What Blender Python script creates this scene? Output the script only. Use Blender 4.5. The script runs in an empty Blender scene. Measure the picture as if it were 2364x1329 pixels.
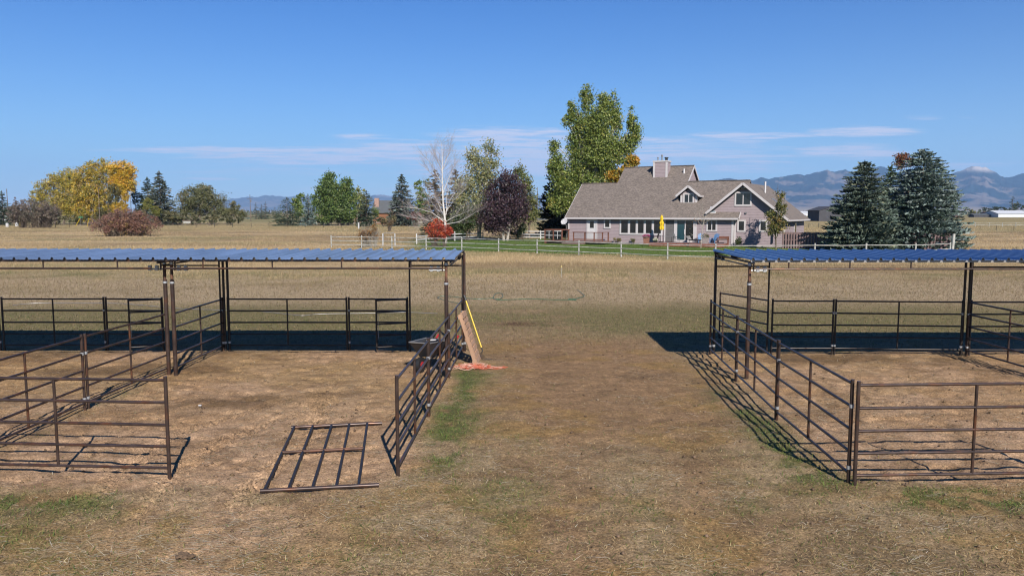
import bpy, math, random
import numpy as np
from mathutils import Vector, Matrix
R = math.radians
SC = bpy.context.scene
COL = SC.collection
# ------------------------------------------------------------------ camera
HCAM, FPX = 4.1, 1800.0                       # eye height (m), focal length in photo pixels (2364 wide)
PITCH = math.atan((664.5 - 490.0) / FPX)
cam_d = bpy.data.cameras.new("camera"); cam = bpy.data.objects.new("camera", cam_d); COL.objects.link(cam)
cam_d.sensor_width = 36.0; cam_d.lens = 36.0 * FPX / 2364.0
cam.location = (0, 0, HCAM); cam.rotation_euler = (R(90) - PITCH, 0, 0)
cam_d.clip_start = 0.1; cam_d.clip_end = 80000
SC.camera = cam
# ------------------------------------------------------------------ sun, sky, exposure
SUN_EL, SUN_AZ = R(34.4), R(15.5)             # sun behind the camera, to its right
to_sun = Vector((math.sin(SUN_AZ) * math.cos(SUN_EL), -math.cos(SUN_AZ) * math.cos(SUN_EL), math.sin(SUN_EL)))
sl = bpy.data.lights.new("sun", 'SUN'); so = bpy.data.objects.new("sun", sl); COL.objects.link(so)
sl.energy = 5.0; sl.angle = R(0.53); sl.color = (1.0, 0.935, 0.85)
so.rotation_euler = to_sun.to_track_quat('Z', 'Y').to_euler(); so.location = (0, 0, 60)
SC.view_settings.view_transform = 'Standard'; SC.view_settings.look = 'None'
SC.view_settings.gamma = 1; SC.view_settings.use_curve_mapping = False
SC.view_settings.exposure = 0.765
SC.cycles.volume_max_steps = 64
SC.cycles.transparent_max_bounces = 16
SC.cycles.max_bounces = 5; SC.cycles.use_denoising = True; SC.cycles.filter_width = 1.15; SC.cycles.volume_bounces = 0
W = bpy.data.worlds.new("World"); SC.world = W; W.use_nodes = True
def build_world():
    nt = W.node_tree; N = nt.nodes; L = nt.links; N.clear()
    out = N.new('ShaderNodeOutputWorld'); bg = N.new('ShaderNodeBackground'); L.new(bg.outputs[0], out.inputs[0])
    bg.inputs[1].default_value = 0.05
    sky = N.new('ShaderNodeTexSky'); sky.sky_type = 'NISHITA'; sky.sun_disc = False
    sky.sun_elevation = SUN_EL; sky.sun_rotation = R(180) - SUN_AZ
    sky.altitude = 1400; sky.air_density = 1.0; sky.dust_density = 0.8; sky.ozone_density = 3.2
    hs = N.new('ShaderNodeHueSaturation'); hs.inputs['Saturation'].default_value = 1.22
    hs.inputs['Hue'].default_value = 0.515; hs.inputs['Value'].default_value = 1.0
    L.new(sky.outputs[0], hs.inputs['Color'])
    wb = N.new('ShaderNodeMixRGB'); wb.blend_type = 'MULTIPLY'; wb.inputs[0].default_value = 1; wb.inputs[2].default_value = (.12, .97, 1.36, 1); L.new(hs.outputs[0], wb.inputs[1])
    def mth(op, a, b=None, c=None):
        n = N.new('ShaderNodeMath'); n.operation = op
        for i, v in enumerate((a, b, c)):
            if v is None: continue
            if isinstance(v, (int, float)): n.inputs[i].default_value = v
            else: L.new(v, n.inputs[i])
        return n.outputs[0]
    tc = N.new('ShaderNodeTexCoord'); sp = N.new('ShaderNodeSeparateXYZ'); L.new(tc.outputs['Generated'], sp.inputs[0])
    y = mth('MAXIMUM', sp.outputs[1], 0.02)
    X = mth('DIVIDE', sp.outputs[0], y); Z = mth('DIVIDE', sp.outputs[2], y)
    cb = N.new('ShaderNodeCombineXYZ'); L.new(mth('MULTIPLY', X, 7.0), cb.inputs[0]); L.new(mth('MULTIPLY', Z, 125.0), cb.inputs[1])
    n1 = N.new('ShaderNodeTexNoise'); n1.inputs['Scale'].default_value = 1.0; n1.inputs['Detail'].default_value = 9
    n1.inputs['Roughness'].default_value = 0.66; n1.inputs['Distortion'].default_value = 0.5
    L.new(cb.outputs[0], n1.inputs['Vector'])
    # far stratus clouds: centre and half-size on the sky, in the photo's own angular units
    clouds = [(540,350,270,9,1.),(770,362,320,19,1.),(1180,322,170,24,.95),(1200,370,300,46,1.),(850,320,75,8,.5),
              (1640,350,190,16,.6),(1560,384,260,22,.75),(1720,316,140,9,.7),(1975,307,120,12,1.),(1960,352,130,16,1.05),
              (2105,276,55,7,.5),(495,414,65,4,.6),(2220,275,30,4,.3),(2250,383,150,14,.4),(700,392,300,16,.3),
              (1500,352,330,34,.75),(980,345,240,20,.7),(380,345,90,5,.5),(1100,432,400,14,.35),(130,424,160,6,.25)]
    tot = None
    for (cx, cy, hx, hy, a) in clouds:
        dx = mth('MULTIPLY', mth('SUBTRACT', X, (cx - 1182) / FPX), FPX / hx)
        dz = mth('MULTIPLY', mth('SUBTRACT', Z, (490 - cy) / FPX), FPX / hy)
        d2 = mth('ADD', mth('MULTIPLY', dx, dx), mth('MULTIPLY', dz, dz))
        e = mth('MULTIPLY', mth('MAXIMUM', mth('SUBTRACT', 1.0, mth('MULTIPLY', d2, 0.55)), 0.0), a)
        tot = e if tot is None else mth('MAXIMUM', tot, e)
    dens = mth('ADD', tot, mth('MULTIPLY', mth('SUBTRACT', n1.outputs['Fac'], 0.5), 3.4))
    dens = mth('MULTIPLY', mth('SUBTRACT', dens, 0.12), 1.25)
    dens = mth('MINIMUM', mth('MAXIMUM', dens, 0.0), 1.0)
    dens = mth('MULTIPLY', dens, mth('MINIMUM', mth('MULTIPLY', tot, 2.5), 1.0))
    n2 = N.new('ShaderNodeTexNoise'); n2.inputs['Scale'].default_value = 2.3; n2.inputs['Detail'].default_value = 8; n2.inputs['Roughness'].default_value = .6; L.new(cb.outputs[0], n2.inputs['Vector'])
    dens = mth('MULTIPLY', dens, mth('MINIMUM', mth('MAXIMUM', mth('MULTIPLY', mth('SUBTRACT', n2.outputs['Fac'], .34), 3.4), .10), 1.0))
    dens = mth('MINIMUM', mth('MULTIPLY', dens, 1.35), 0.82)
    dens = mth('MULTIPLY', dens, mth('GREATER_THAN', sp.outputs[1], 0.05))
    # pale air low over the horizon
    el = mth('MAXIMUM', sp.outputs[2], 0.0); hz = mth('MULTIPLY', mth('POWER', 2.71828, mth('MULTIPLY', el, -10.0)), 1.0)
    hm = N.new('ShaderNodeMixRGB'); L.new(hz, hm.inputs[0]); L.new(wb.outputs[0], hm.inputs[1]); hm.inputs[2].default_value = (7.9, 9.2, 10.6, 1)
    mx = N.new('ShaderNodeMixRGB'); L.new(dens, mx.inputs[0]); L.new(hm.outputs[0], mx.inputs[1])
    mx.inputs[2].default_value = (9.6, 9.5, 11.0, 1)
    L.new(mx.outputs[0], bg.inputs[0])
build_world()
# ------------------------------------------------------------------ helpers
def ray(px, py):
    x = (px - 1182) / FPX; y = (664.5 - py) / FPX
    return (x, math.cos(PITCH) + y * math.sin(PITCH), -math.sin(PITCH) + y * math.cos(PITCH))
def G(px, py, z=0.0):
    d = ray(px, py); t = (z - HCAM) / d[2]; return (d[0] * t, d[1] * t)
def AY(px, py, Y):
    d = ray(px, py); t = Y / d[1]; return (d[0] * t, HCAM + d[2] * t)
KA = 0.585
rng = np.random.default_rng(7); random.seed(7)
def vnoise(x, y, seed=0):
    x = np.asarray(x, float); y = np.asarray(y, float)
    xi = np.floor(x); yi = np.floor(y); fx = x - xi; fy = y - yi
    fx = fx * fx * (3 - 2 * fx); fy = fy * fy * (3 - 2 * fy)
    def h(a, b):
        v = np.sin(a * 127.1 + b * 311.7 + seed * 74.7) * 43758.5453; return v - np.floor(v)
    return (h(xi, yi) * (1 - fx) + h(xi + 1, yi) * fx) * (1 - fy) + (h(xi, yi + 1) * (1 - fx) + h(xi + 1, yi + 1) * fx) * fy
def fbm(x, y, o=4, seed=0):
    s = 0; a = .5; t = 0
    for i in range(o):
        s = s + a * vnoise(x * 2 ** i, y * 2 ** i, seed + i * 13); t += a; a *= .55
    return s / t
def sstep(a, b, x):
    t = np.clip((x - a) / (b - a), 0, 1); return t * t * (3 - 2 * t)
def mesh_np(name, V, F, mat, parent=None, cols=None, smooth=False):
    """V (n,3), F (m,k) -> one mesh object"""
    V = np.asarray(V, np.float32); F = np.asarray(F, np.int32); k = F.shape[1]
    me = bpy.data.meshes.new(name); me.vertices.add(len(V)); me.vertices.foreach_set('co', V.ravel())
    me.loops.add(F.size); me.loops.foreach_set('vertex_index', F.ravel())
    me.polygons.add(len(F)); me.polygons.foreach_set('loop_start', np.arange(0, F.size, k, dtype=np.int32))
    if smooth: me.polygons.foreach_set('use_smooth', np.ones(len(F), bool))
    me.update(calc_edges=True)
    if cols is not None:
        at = me.color_attributes.new('col', 'FLOAT_COLOR', 'POINT')
        c = np.ones((len(V), 4), np.float32); c[:, :3] = np.asarray(cols) * KA; at.data.foreach_set('color', c.ravel())
    if mat: me.materials.append(mat)
    o = bpy.data.objects.new(name, me); COL.objects.link(o)
    if parent: o.parent = parent
    return o
class MB:
    def __init__(s): s.v = []; s.f = []
    def poly(s, pts):
        i = len(s.v); s.v += [tuple(p) for p in pts]; s.f.append(tuple(range(i, i + len(pts)))); return s
    def hexa(s, p):                                   # 8 points: bottom 4 ccw, top 4 ccw
        i = len(s.v); s.v += [tuple(q) for q in p]
        for f in ((3, 2, 1, 0), (4, 5, 6, 7), (0, 1, 5, 4), (1, 2, 6, 5), (2, 3, 7, 6), (3, 0, 4, 7)): s.f.append(tuple(i + k for k in f))
        return s
    def box(s, x0, x1, y0, y1, z0, z1):
        return s.hexa([(x0, y0, z0), (x1, y0, z0), (x1, y1, z0), (x0, y1, z0), (x0, y0, z1), (x1, y0, z1), (x1, y1, z1), (x0, y1, z1)])
    def bar(s, p, q, w, h, up=(0, 0, 1)):              # rectangular bar from p to q
        p = Vector(p); q = Vector(q); d = (q - p).normalized(); u = Vector(up)
        a = d.cross(u)
        if a.length < 1e-4: a = d.cross(Vector((1, 0, 0)))
        a = a.normalized() * w / 2; b = a.cross(d).normalized() * h / 2
        return s.hexa([p - a - b, p + a - b, q + a - b, q - a - b, p - a + b, p + a + b, q + a + b, q - a + b])
    def prism(s, pts, off):                            # flat outline extruded by off
        n = len(pts); i = len(s.v); o = Vector(off); s.v += [tuple(p) for p in pts] + [tuple(Vector(p) + o) for p in pts]
        s.f.append(tuple(range(i, i + n))[::-1]); s.f.append(tuple(range(i + n, i + 2 * n)))
        for k in range(n): s.f.append((i + k, i + (k + 1) % n, i + n + (k + 1) % n, i + n + k))
        return s
    def tube(s, pts, rad, n=10, cap=True):
        pts = [Vector(p) for p in pts]
        if not hasattr(rad, '__len__'): rad = [rad] * len(pts)
        i0 = len(s.v); ref = None
        for k, p in enumerate(pts):
            d = (pts[min(k + 1, len(pts) - 1)] - pts[max(k - 1, 0)])
            d = d.normalized() if d.length > 1e-9 else Vector((0, 0, 1))
            if ref is None: ref = d.orthogonal().normalized()
            a = (ref - d * ref.dot(d)); a = a.normalized() if a.length > 1e-6 else d.orthogonal().normalized(); ref = a; b = d.cross(a)
            for j in range(n):
                t = 2 * math.pi * j / n; s.v.append(tuple(p + (a * math.cos(t) + b * math.sin(t)) * rad[k]))
        for k in range(len(pts) - 1):
            for j in range(n):
                a0 = i0 + k * n + j; a1 = i0 + k * n + (j + 1) % n; s.f.append((a0, a1, a1 + n, a0 + n))
        if cap:
            s.f.append(tuple(range(i0, i0 + n))[::-1]); s.f.append(tuple(range(i0 + (len(pts) - 1) * n, i0 + len(pts) * n)))
        return s
    def ball(s, c, r, n=10, m=7, jit=0, seed=0):
        rr = random.Random(seed); i0 = len(s.v); r = r if hasattr(r, '__len__') else (r, r, r)
        s.v.append((c[0], c[1], c[2] - r[2]))
        for k in range(1, m):
            ph = math.pi * k / m - math.pi / 2
            for j in range(n):
                t = 2 * math.pi * j / n; q = 1 + jit * (rr.random() - .5)
                s.v.append((c[0] + r[0] * q * math.cos(ph) * math.cos(t), c[1] + r[1] * q * math.cos(ph) * math.sin(t), c[2] + r[2] * q * math.sin(ph)))
        s.v.append((c[0], c[1], c[2] + r[2])); top = len(s.v) - 1
        for j in range(n): s.f.append((i0, i0 + 1 + (j + 1) % n, i0 + 1 + j)); s.f.append((top, top - n + j, top - n + (j + 1) % n))
        for k in range(m - 2):
            for j in range(n):
                a0 = i0 + 1 + k * n + j; a1 = i0 + 1 + k * n + (j + 1) % n; s.f.append((a0, a1, a1 + n, a0 + n))
        return s
    def build(s, name, mat, parent=None, smooth=False, label=None):
        off = Vector(parent.location) if (parent is not None and parent.get('world')) else Vector((0, 0, 0))
        me = bpy.data.meshes.new(name); me.from_pydata([tuple(Vector(p) - off) for p in s.v], [], s.f)
        if smooth:
            me.polygons.foreach_set('use_smooth', [True] * len(me.polygons))
            me.set_sharp_from_angle(angle=R(40))
        me.update(); me.materials.append(mat)
        o = bpy.data.objects.new(name, me); COL.objects.link(o)
        if parent: o.parent = parent
        if label: o['label'] = label
        return o
def tag(o, label=None, cat=None, group=None, kind=None):
    if label: o['label'] = label
    if cat: o['category'] = cat
    if group: o['group'] = group
    if kind: o['kind'] = kind
    return o
def thing(name, loc, label, cat, group=None, rz=0):
    """Empty at the thing's base. rz None: children are written in world coordinates"""
    o = bpy.data.objects.new(name, None); COL.objects.link(o); o.location = loc; o.empty_display_size = .3
    if rz is None: o['world'] = 1
    else: o.rotation_euler = (0, 0, rz)
    return tag(o, label, cat, group)
# ------------------------------------------------------------------ materials
def mat(name, col, rough=.8, metal=0, var=0.0, scale=5.0, col2=None, thr=(.45, .65), bump=0.0, bscale=None, spec=.5, attr=False, coord='Object', stretch=None, sss=0):
    col = tuple(c * KA for c in col); col2 = tuple(c * KA for c in col2) if col2 else None
    m = bpy.data.materials.new(name); m.use_nodes = True; nt = m.node_tree; N = nt.nodes; L = nt.links
    b = N['Principled BSDF']; b.inputs['Roughness'].default_value = rough; b.inputs['Metallic'].default_value = metal
    b.inputs['Specular IOR Level'].default_value = spec
    tc = N.new('ShaderNodeTexCoord'); vec = tc.outputs[coord]
    if stretch:
        mp = N.new('ShaderNodeMapping'); mp.inputs['Scale'].default_value = stretch; L.new(vec, mp.inputs[0]); vec = mp.outputs[0]
    if attr:
        at = N.new('ShaderNodeAttribute'); at.attribute_name = 'col'; src = at.outputs['Color']
    else:
        rgb = N.new('ShaderNodeRGB'); rgb.outputs[0].default_value = (*col, 1); src = rgb.outputs[0]
    if col2 is not None:
        n2 = N.new('ShaderNodeTexNoise'); n2.inputs['Scale'].default_value = scale * .6; n2.inputs['Detail'].default_value = 6; L.new(vec, n2.inputs['Vector'])
        mr = N.new('ShaderNodeMapRange'); mr.inputs[1].default_value = thr[0]; mr.inputs[2].default_value = thr[1]; L.new(n2.outputs['Fac'], mr.inputs[0])
        mx = N.new('ShaderNodeMixRGB'); L.new(mr.outputs[0], mx.inputs[0]); L.new(src, mx.inputs[1]); mx.inputs[2].default_value = (*col2, 1); src = mx.outputs[0]
    if var:
        n1 = N.new('ShaderNodeTexNoise'); n1.inputs['Scale'].default_value = scale; n1.inputs['Detail'].default_value = 5; L.new(vec, n1.inputs['Vector'])
        mr = N.new('ShaderNodeMapRange'); mr.inputs[1].default_value = .3; mr.inputs[2].default_value = .7
        mr.inputs[3].default_value = 1 - var; mr.inputs[4].default_value = 1 + var; L.new(n1.outputs['Fac'], mr.inputs[0])
        mu = N.new('ShaderNodeVectorMath'); mu.operation = 'SCALE'; L.new(src, mu.inputs[0]); L.new(mr.outputs[0], mu.inputs['Scale']); src = mu.outputs[0]
    L.new(src, b.inputs['Base Color'])
    if bump:
        n3 = N.new('ShaderNodeTexNoise'); n3.inputs['Scale'].default_value = bscale or scale * 2; n3.inputs['Detail'].default_value = 4; L.new(vec, n3.inputs['Vector'])
        bp = N.new('ShaderNodeBump'); bp.inputs['Strength'].default_value = 1; bp.inputs['Distance'].default_value = bump
        L.new(n3.outputs['Fac'], bp.inputs['Height']); L.new(bp.outputs[0], b.inputs['Normal'])
    if sss:
        b.inputs['Transmission Weight'].default_value = 0
        tr = N.new('ShaderNodeBsdfTranslucent'); L.new(src, tr.inputs[0]); ms = N.new('ShaderNodeMixShader'); ms.inputs[0].default_value = sss
        L.new(b.outputs[0], ms.inputs[1]); L.new(tr.outputs[0], ms.inputs[2]); L.new(ms.outputs[0], N['Material Output'].inputs[0])
    return m
M = {}
M['pipe'] = mat('weathered_pipe', (.085, .058, .05), .33, .45, var=.35, scale=6, col2=(.17, .07, .035), thr=(.52, .72))
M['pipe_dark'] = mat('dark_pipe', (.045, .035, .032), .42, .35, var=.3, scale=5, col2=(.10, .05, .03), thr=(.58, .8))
M['pipe_rust'] = mat('rusty_pipe', (.12, .058, .035), .6, .2, var=.35, scale=8, col2=(.22, .09, .045), thr=(.45, .65))
M['zinc'] = mat('zinc_clamp', (.62, .64, .66), .4, .6, var=.2, scale=20)
M['white'] = mat('white_paint', (.72, .70, .70), .55, var=.05, scale=3)
M['wood_white'] = mat('weathered_white_wood', (.46, .46, .42), .8, var=.3, scale=3, col2=(.26, .24, .20), thr=(.55, .7))
M['vinyl'] = mat('white_fence_paint', (.60, .60, .60), .5, var=.12, scale=3)
M['blade'] = mat('grass_blade', (1, 1, 1), .75, attr=True, spec=.25, sss=.22)
M['leaf'] = mat('leaf', (1, 1, 1), .55, attr=True, spec=.45, sss=.25)
M['needle'] = mat('needle', (1, 1, 1), .7, attr=True, spec=.3, sss=.08)
M['bark'] = mat('bark', (.17, .13, .10), .9, var=.35, scale=4, stretch=(1, 1, .3))
M['bark_pale'] = mat('pale_bark', (.42, .38, .32), .85, var=.3, scale=4, stretch=(1, 1, .3))
M['birch'] = mat('birch_bark', (.72, .68, .63), .7, var=.15, scale=3, col2=(.25, .21, .19), thr=(.68, .78))
M['roofblue'] = mat('blue_roof_sheet', (.23, .355, .60), .34, .25, var=.12, scale=1.6, stretch=(1, .25, 1))
M['roofblue_lit'] = mat('lit_blue_roof_sheet', (.29, .40, .60), .34, .25, var=.2, scale=1.6, stretch=(1, .25, 1))  # paler copy of the roof blue: the left roof's stronger light put into colour
M['galv'] = mat('galvanised', (.36, .35, .35), .45, .5, var=.2, scale=6)
M['black'] = mat('black_plastic', (.02, .02, .022), .5)
M['yellow'] = mat('yellow_paint', (.80, .55, .02), .4)
M['yellowcloth'] = mat('yellow_canvas', (.85, .55, .01), .8, var=.08, scale=3)
M['timber'] = mat('raw_timber', (.50, .30, .19), .85, var=.25, scale=4, stretch=(1, 1, .2))
M['redwood'] = mat('stained_wood', (.20, .075, .045), .7, var=.25, scale=5)
M['siding'] = None
# ------------------------------------------------------------------ ground
def inside(x, y, x0, x1, y0, y1, s=.35):
    return sstep(x0 - s, x0 + s, x) * (1 - sstep(x1 - s, x1 + s, x)) * sstep(y0 - s, y0 + s, y) * (1 - sstep(y1 - s, y1 + s, y))
def mixc(a, b, t):
    t = np.asarray(t)[..., None]; return a * (1 - t) + np.asarray(b) * t
def cover(x, y):
    """what covers the ground at x, y: bare dirt, straw litter, green grass, lawn, dry meadow (weights 0..1)"""
    x = np.asarray(x, float); y = np.asarray(y, float)
    wx = x + (fbm(x * .7, y * .7, 3, 5) - .5) * 1.2; wy = y + (fbm(x * .7, y * .7, 3, 9) - .5) * 1.2
    penL = inside(wx, wy, -8.8, -1.55, 11.4, 23.2); penLL = inside(wx, wy, -24, -9.0, 11.8, 23.2); penR = inside(wx, wy, 5.35, 13.2, 11.5, 22.9); penRR = inside(wx, wy, 13.2, 24, 11.5, 22.9)
    path = sstep(0, 1, 1 - np.abs(wx + 3.9 + (11.5 - wy) * -.10) / 2.4) * (1 - sstep(11.4, 12.4, wy)) * sstep(4, 6.5, wy) * sstep(.30, .46, fbm(x * .9, y * .9, 3, 606))
    n1 = fbm(x * .45, y * .45, 4, 21); n2 = fbm(x * 1.7, y * 1.7, 4, 33); n3 = fbm(x * .12, y * .2, 4, 47)
    dirt = np.maximum.reduce([penL, penR, penRR, penLL]) ; dirt = np.maximum(dirt, path * .9)
    tracks = np.maximum(np.exp(-((wx - .9) / .55) ** 2), np.exp(-((wx - 2.9) / .6) ** 2)) * (1 - sstep(22, 26, wy))
    laneN = inside(wx, wy, -.6, 4.9, 13.5, 26.0, 1.4); lane = laneN * sstep(.15, .5, n1 + .15)
    lane = np.maximum(lane, tracks * .8 * sstep(.22, .5, n1)) * (1 - dirt)
    dung = np.clip(sstep(.54, .70, fbm(x * .35, y * .6, 4, 61)), 0, 1) * dirt * sstep(14, 16.5, y)
    green = np.zeros_like(x)
    g = np.exp(-((wx + 1.05) / .42) ** 2) * sstep(11.4, 13, y) * (1 - sstep(19.5, 21, y)); green = np.maximum(green, g * 1.15 * sstep(.30, .46, n2))
    g = np.exp(-((wx - 4.75) / .55) ** 2) * sstep(10.8, 12, y) * (1 - sstep(16, 19, y)); green = np.maximum(green, g * sstep(.36, .5, n2))
    g = np.exp(-((wy - 10.9) / .5) ** 2) * sstep(5, 6, np.abs(x)); green = np.maximum(green, g * .9 * sstep(.46, .56, fbm(x * 3.2, y * 3.2, 3, 811)))
    g = sstep(.52, .68, n1) * .42 * (1 - sstep(22, 26, y)) * (1 - lane); green = np.maximum(green, g * sstep(.40, .55, n2))
    band = sstep(24.5, 27.5, wy) * (1 - sstep(31, 37, wy)) * sstep(.30, .55, n3 + n2 * .2); green = np.maximum(green, band * .62)
    green = np.maximum(green, .7 * sstep(47, 52, wy) * (1 - sstep(52, 58, wy)) * sstep(.48, .62, n1))
    green = green * (1 - dirt)
    # mown lawn round the house: beyond the rail fence
    fy = 90.5 - (x + 21) * .505                                     # the fence line
    fy = np.where(x > 16.5, 71.6 + (x - 16.5) * -.05, fy)
    lawn = sstep(-.5, .8, y - fy) * sstep(-13, -8, wx + (y - 85) * .12) * (1 - sstep(118, 124, wy)) * (1 - sstep(40, 42, x))
    lawnedge = np.exp(-((y - fy) / 3.0) ** 2) * sstep(-6, 0, x) * (1 - lawn) * (1 - sstep(42, 46, x))
    meadow = sstep(40, 62, wy + (n1 - .5) * 16) * (1 - lawn)
    return dict(dirt=dirt, lane=lane, dung=dung, green=green, lawn=lawn, meadow=meadow, n1=n1, n2=n2, n3=n3, edge=lawnedge, path=path)
def gcolor(x, y):
    c = cover(x, y); z = np.zeros(np.shape(x) + (3,))
    base = z + np.array([.33, .25, .165])                              # trampled dry grass
    base = mixc(base, [.33, .235, .145], sstep(.40, .65, c['n2']))
    base = mixc(base, [.19, .135, .085], sstep(.52, .72, 1 - c['n1']) * .8)
    base = mixc(base, [.27, .168, .10], c['lane'] * .85)
    och = fbm(x * .8 + 3, y * 1.1, 5, 202); base = mixc(base, [.30, .19, .075], sstep(.50, .68, och) * .6); base = mixc(base, [.20, .13, .08], sstep(.54, .72, fbm(x * .9 + 9, y * 1.6, 5, 303)) * .7 * (1 - sstep(20, 27, y) * .6))
    mown = z + np.array([.30, .215, .135]); mown = mixc(mown, [.43, .34, .24], sstep(31, 38, y)); mown = mixc(mown, [.20, .16, .10], sstep(.5, .7, c['n1']) * .4)
    base = mixc(base, 0, 0); t = sstep(23.5, 27, y); base = base * (1 - t[..., None]) + mown * t[..., None]
    d = z + np.array([.435, .295, .205]); d = mixc(d, [.31, .20, .125], sstep(.42, .68, c['n2']) * .7); d = mixc(d, [.335, .23, .115], sstep(14, 19, y) * .55 * sstep(.3, .6, c['n1'])); d = mixc(d, [.15, .095, .055], c['dung'] * .85); d = mixc(d, [.36, .225, .125], sstep(.50, .66, fbm(x * .5, y * .8, 4, 404)) * .45 * sstep(13.5, 16, y)); d = mixc(d, [.22, .14, .09], sstep(.55, .7, fbm(x * 2.2, y * 3.4, 4, 505)) * .55)
    base = base * (1 - c['dirt'][..., None]) + d * c['dirt'][..., None]
    tall = z + np.array([.53, .40, .245]); tall = mixc(tall, [.26, .18, .105], sstep(.38, .56, 1 - fbm(x * .05, y * .12, 4, 71)) * .8); tall = mixc(tall, [.47, .355, .20], sstep(.55, .7, fbm(x * .05, y * .16, 3, 91)) * .6)
    tall = mixc(tall, [.25, .235, .10], .6 * sstep(.54, .66, fbm(x * .06 + 4, y * .13, 4, 913))); base = base * (1 - c['meadow'][..., None]) + tall * c['meadow'][..., None]
    base = mixc(base, [.115, .135, .05], c['green'] * .8)
    base = mixc(base, [.17, .17, .055], c['edge'] * .6 * sstep(.35, .6, c['n2']))
    # greener strip at the far left, behind the shelter
    base = mixc(base, [.22, .22, .05], np.exp(-((y - 77) / 4.0) ** 2) * (1 - sstep(-36, -28, x)) * .8)
    far = sstep(150, 200, y); ff = z + np.array([.33, .27, .13]); ff = mixc(ff, [.20, .20, .085], sstep(.45, .6, fbm(x * .006, y * .012, 4, 15)) * .7); ff = mixc(ff, [.42, .33, .17], sstep(.5, .65, fbm(x * .004 + 5, y * .02, 4, 19)) * .6)
    base = base * (1 - far[..., None]) + ff * far[..., None]
    lw = z + np.array([.11, .185, .035]); lw = mixc(lw, [.15, .20, .05], sstep(.4, .65, c['n1'])); lw = mixc(lw, [.12, .115, .06], sstep(.58, .75, c['n2']) * .4)
    base = base * (1 - c['lawn'][..., None]) + lw * c['lawn'][..., None]
    base = mixc(base, [.11, .058, .04], .95 * np.exp(-(((x - .1) / .9) ** 2 + ((y - 28.6) / .55) ** 2)) * sstep(.25, .5, c['n2'] + .1))   # dark heap of muck
    k = (1 - .6 * sstep(60, 120, y))[..., None]
    return base * (1 + k * (np.array([1.05, 1.01, .88]) - 1))
TRK = [(-6.2, 17.2, -5.4, 12.4), (-4.6, 17.0, -3.7, 12.2)]
def ghgt(x, y):
    c = cover(x, y); near = 1 - sstep(24, 34, y)
    h = (fbm(x * 1.1, y * 1.1, 3, 3) - .5) * .045 * near + (fbm(x * 4.5, y * 4.5, 3, 8) - .5) * .030 * near * (1 - sstep(20, 26, y))
    h = h + (fbm(x * 13, y * 13, 2, 18) - .5) * .016 * (1 - sstep(13, 18, y)) * (1 - .4 * c['dirt'])
    for i, xc in enumerate((-6.15, -5.15, -3.75)):                    # curved tyre tracks in the pen
        cx = xc + 1.1 * sstep(13.5, 17.5, y) * (1 if i < 2 else -.6) + .15 * np.sin(y * .8 + i)
        a = np.exp(-((x - cx) / .21) ** 4) * sstep(9.5, 11, y) * (1 - sstep(16.8, 18, y))
        h = h - a * .02 + a * .042 * np.sin((y + np.abs(x - cx) * 1.2) * 2 * math.pi / .21) * (.4 + vnoise(x * 2, y * 2, 4))
    pr = fbm(x * 3.1, y * 3.1, 2, 707); h = h - .035 * sstep(.56, .66, pr) * c['dirt'] * near
    h = h - .03 * np.exp(-((x - .9) / .4) ** 2) * near - .03 * np.exp(-((x - 2.9) / .4) ** 2) * near
    return h
def build_ground():
    xs = list(np.arange(-9.6, 9.0, .048)); st = .048
    for sgn in (1, -1):
        x = xs[-1] if sgn > 0 else xs[0]; st = .05; ex = []
        while abs(x) < 19000: st *= 1.06; x += sgn * st; ex.append(x)
        xs = xs + ex if sgn > 0 else ex[::-1] + xs
    ys = [-60, -20, -5, 0, 3, 5]; y = 5.9; st = .03
    while y < 22500:
        ys.append(y); st = st * 1.004 if y < 24 else (st * 1.03 if y < 130 else st * 1.06); y += st
    xs = np.array(xs); ys = np.array(ys); X, Y = np.meshgrid(xs, ys); Z = ghgt(X, Y)
    V = np.stack([X, Y, Z], -1).reshape(-1, 3); nx, ny = len(xs), len(ys)
    i = np.arange(nx * ny).reshape(ny, nx); F = np.stack([i[:-1, :-1], i[:-1, 1:], i[1:, 1:], i[1:, :-1]], -1).reshape(-1, 4)
    C = gcolor(X.ravel(), Y.ravel())
    m = mat('ground', (1, 1, 1), .95, attr=True, var=.22, scale=3.0, spec=.15, bump=.020, bscale=26)
    nt = m.node_tree; N = nt.nodes; L = nt.links; b = N['Principled BSDF']; src = b.inputs['Base Color'].links[0].from_socket
    tc = [n for n in N if n.bl_idname == 'ShaderNodeTexCoord'][0]
    for sc, v in ((9, .16), (30, .30), (95, .42)):
        n1 = N.new('ShaderNodeTexNoise'); n1.inputs['Scale'].default_value = sc; n1.inputs['Detail'].default_value = 4; L.new(tc.outputs['Object'], n1.inputs['Vector'])
        mr = N.new('ShaderNodeMapRange'); mr.inputs[1].default_value = .35; mr.inputs[2].default_value = .65; mr.inputs[3].default_value = 1 - v; mr.inputs[4].default_value = 1 + v
        L.new(n1.outputs['Fac'], mr.inputs[0]); mu = N.new('ShaderNodeVectorMath'); mu.operation = 'SCALE'; L.new(src, mu.inputs[0]); L.new(mr.outputs[0], mu.inputs['Scale']); src = mu.outputs[0]
    L.new(src, b.inputs['Base Color'])
    o = mesh_np('ground', V, F, m, cols=C, smooth=True); tag(o, kind='structure'); return o
build_ground()
def wedge(n, y0, y1, margin=1.0, power=1.0):
    """random points in the visible wedge, density falling with distance"""
    u = rng.random(n); p = power
    y = (y0 ** (1 - p) + u * (y1 ** (1 - p) - y0 ** (1 - p))) ** (1 / (1 - p)) if p != 1 else y0 * (y1 / y0) ** u
    hw = y * .70 + margin; x = (rng.random(n) * 2 - 1) * hw; return x, y
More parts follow.
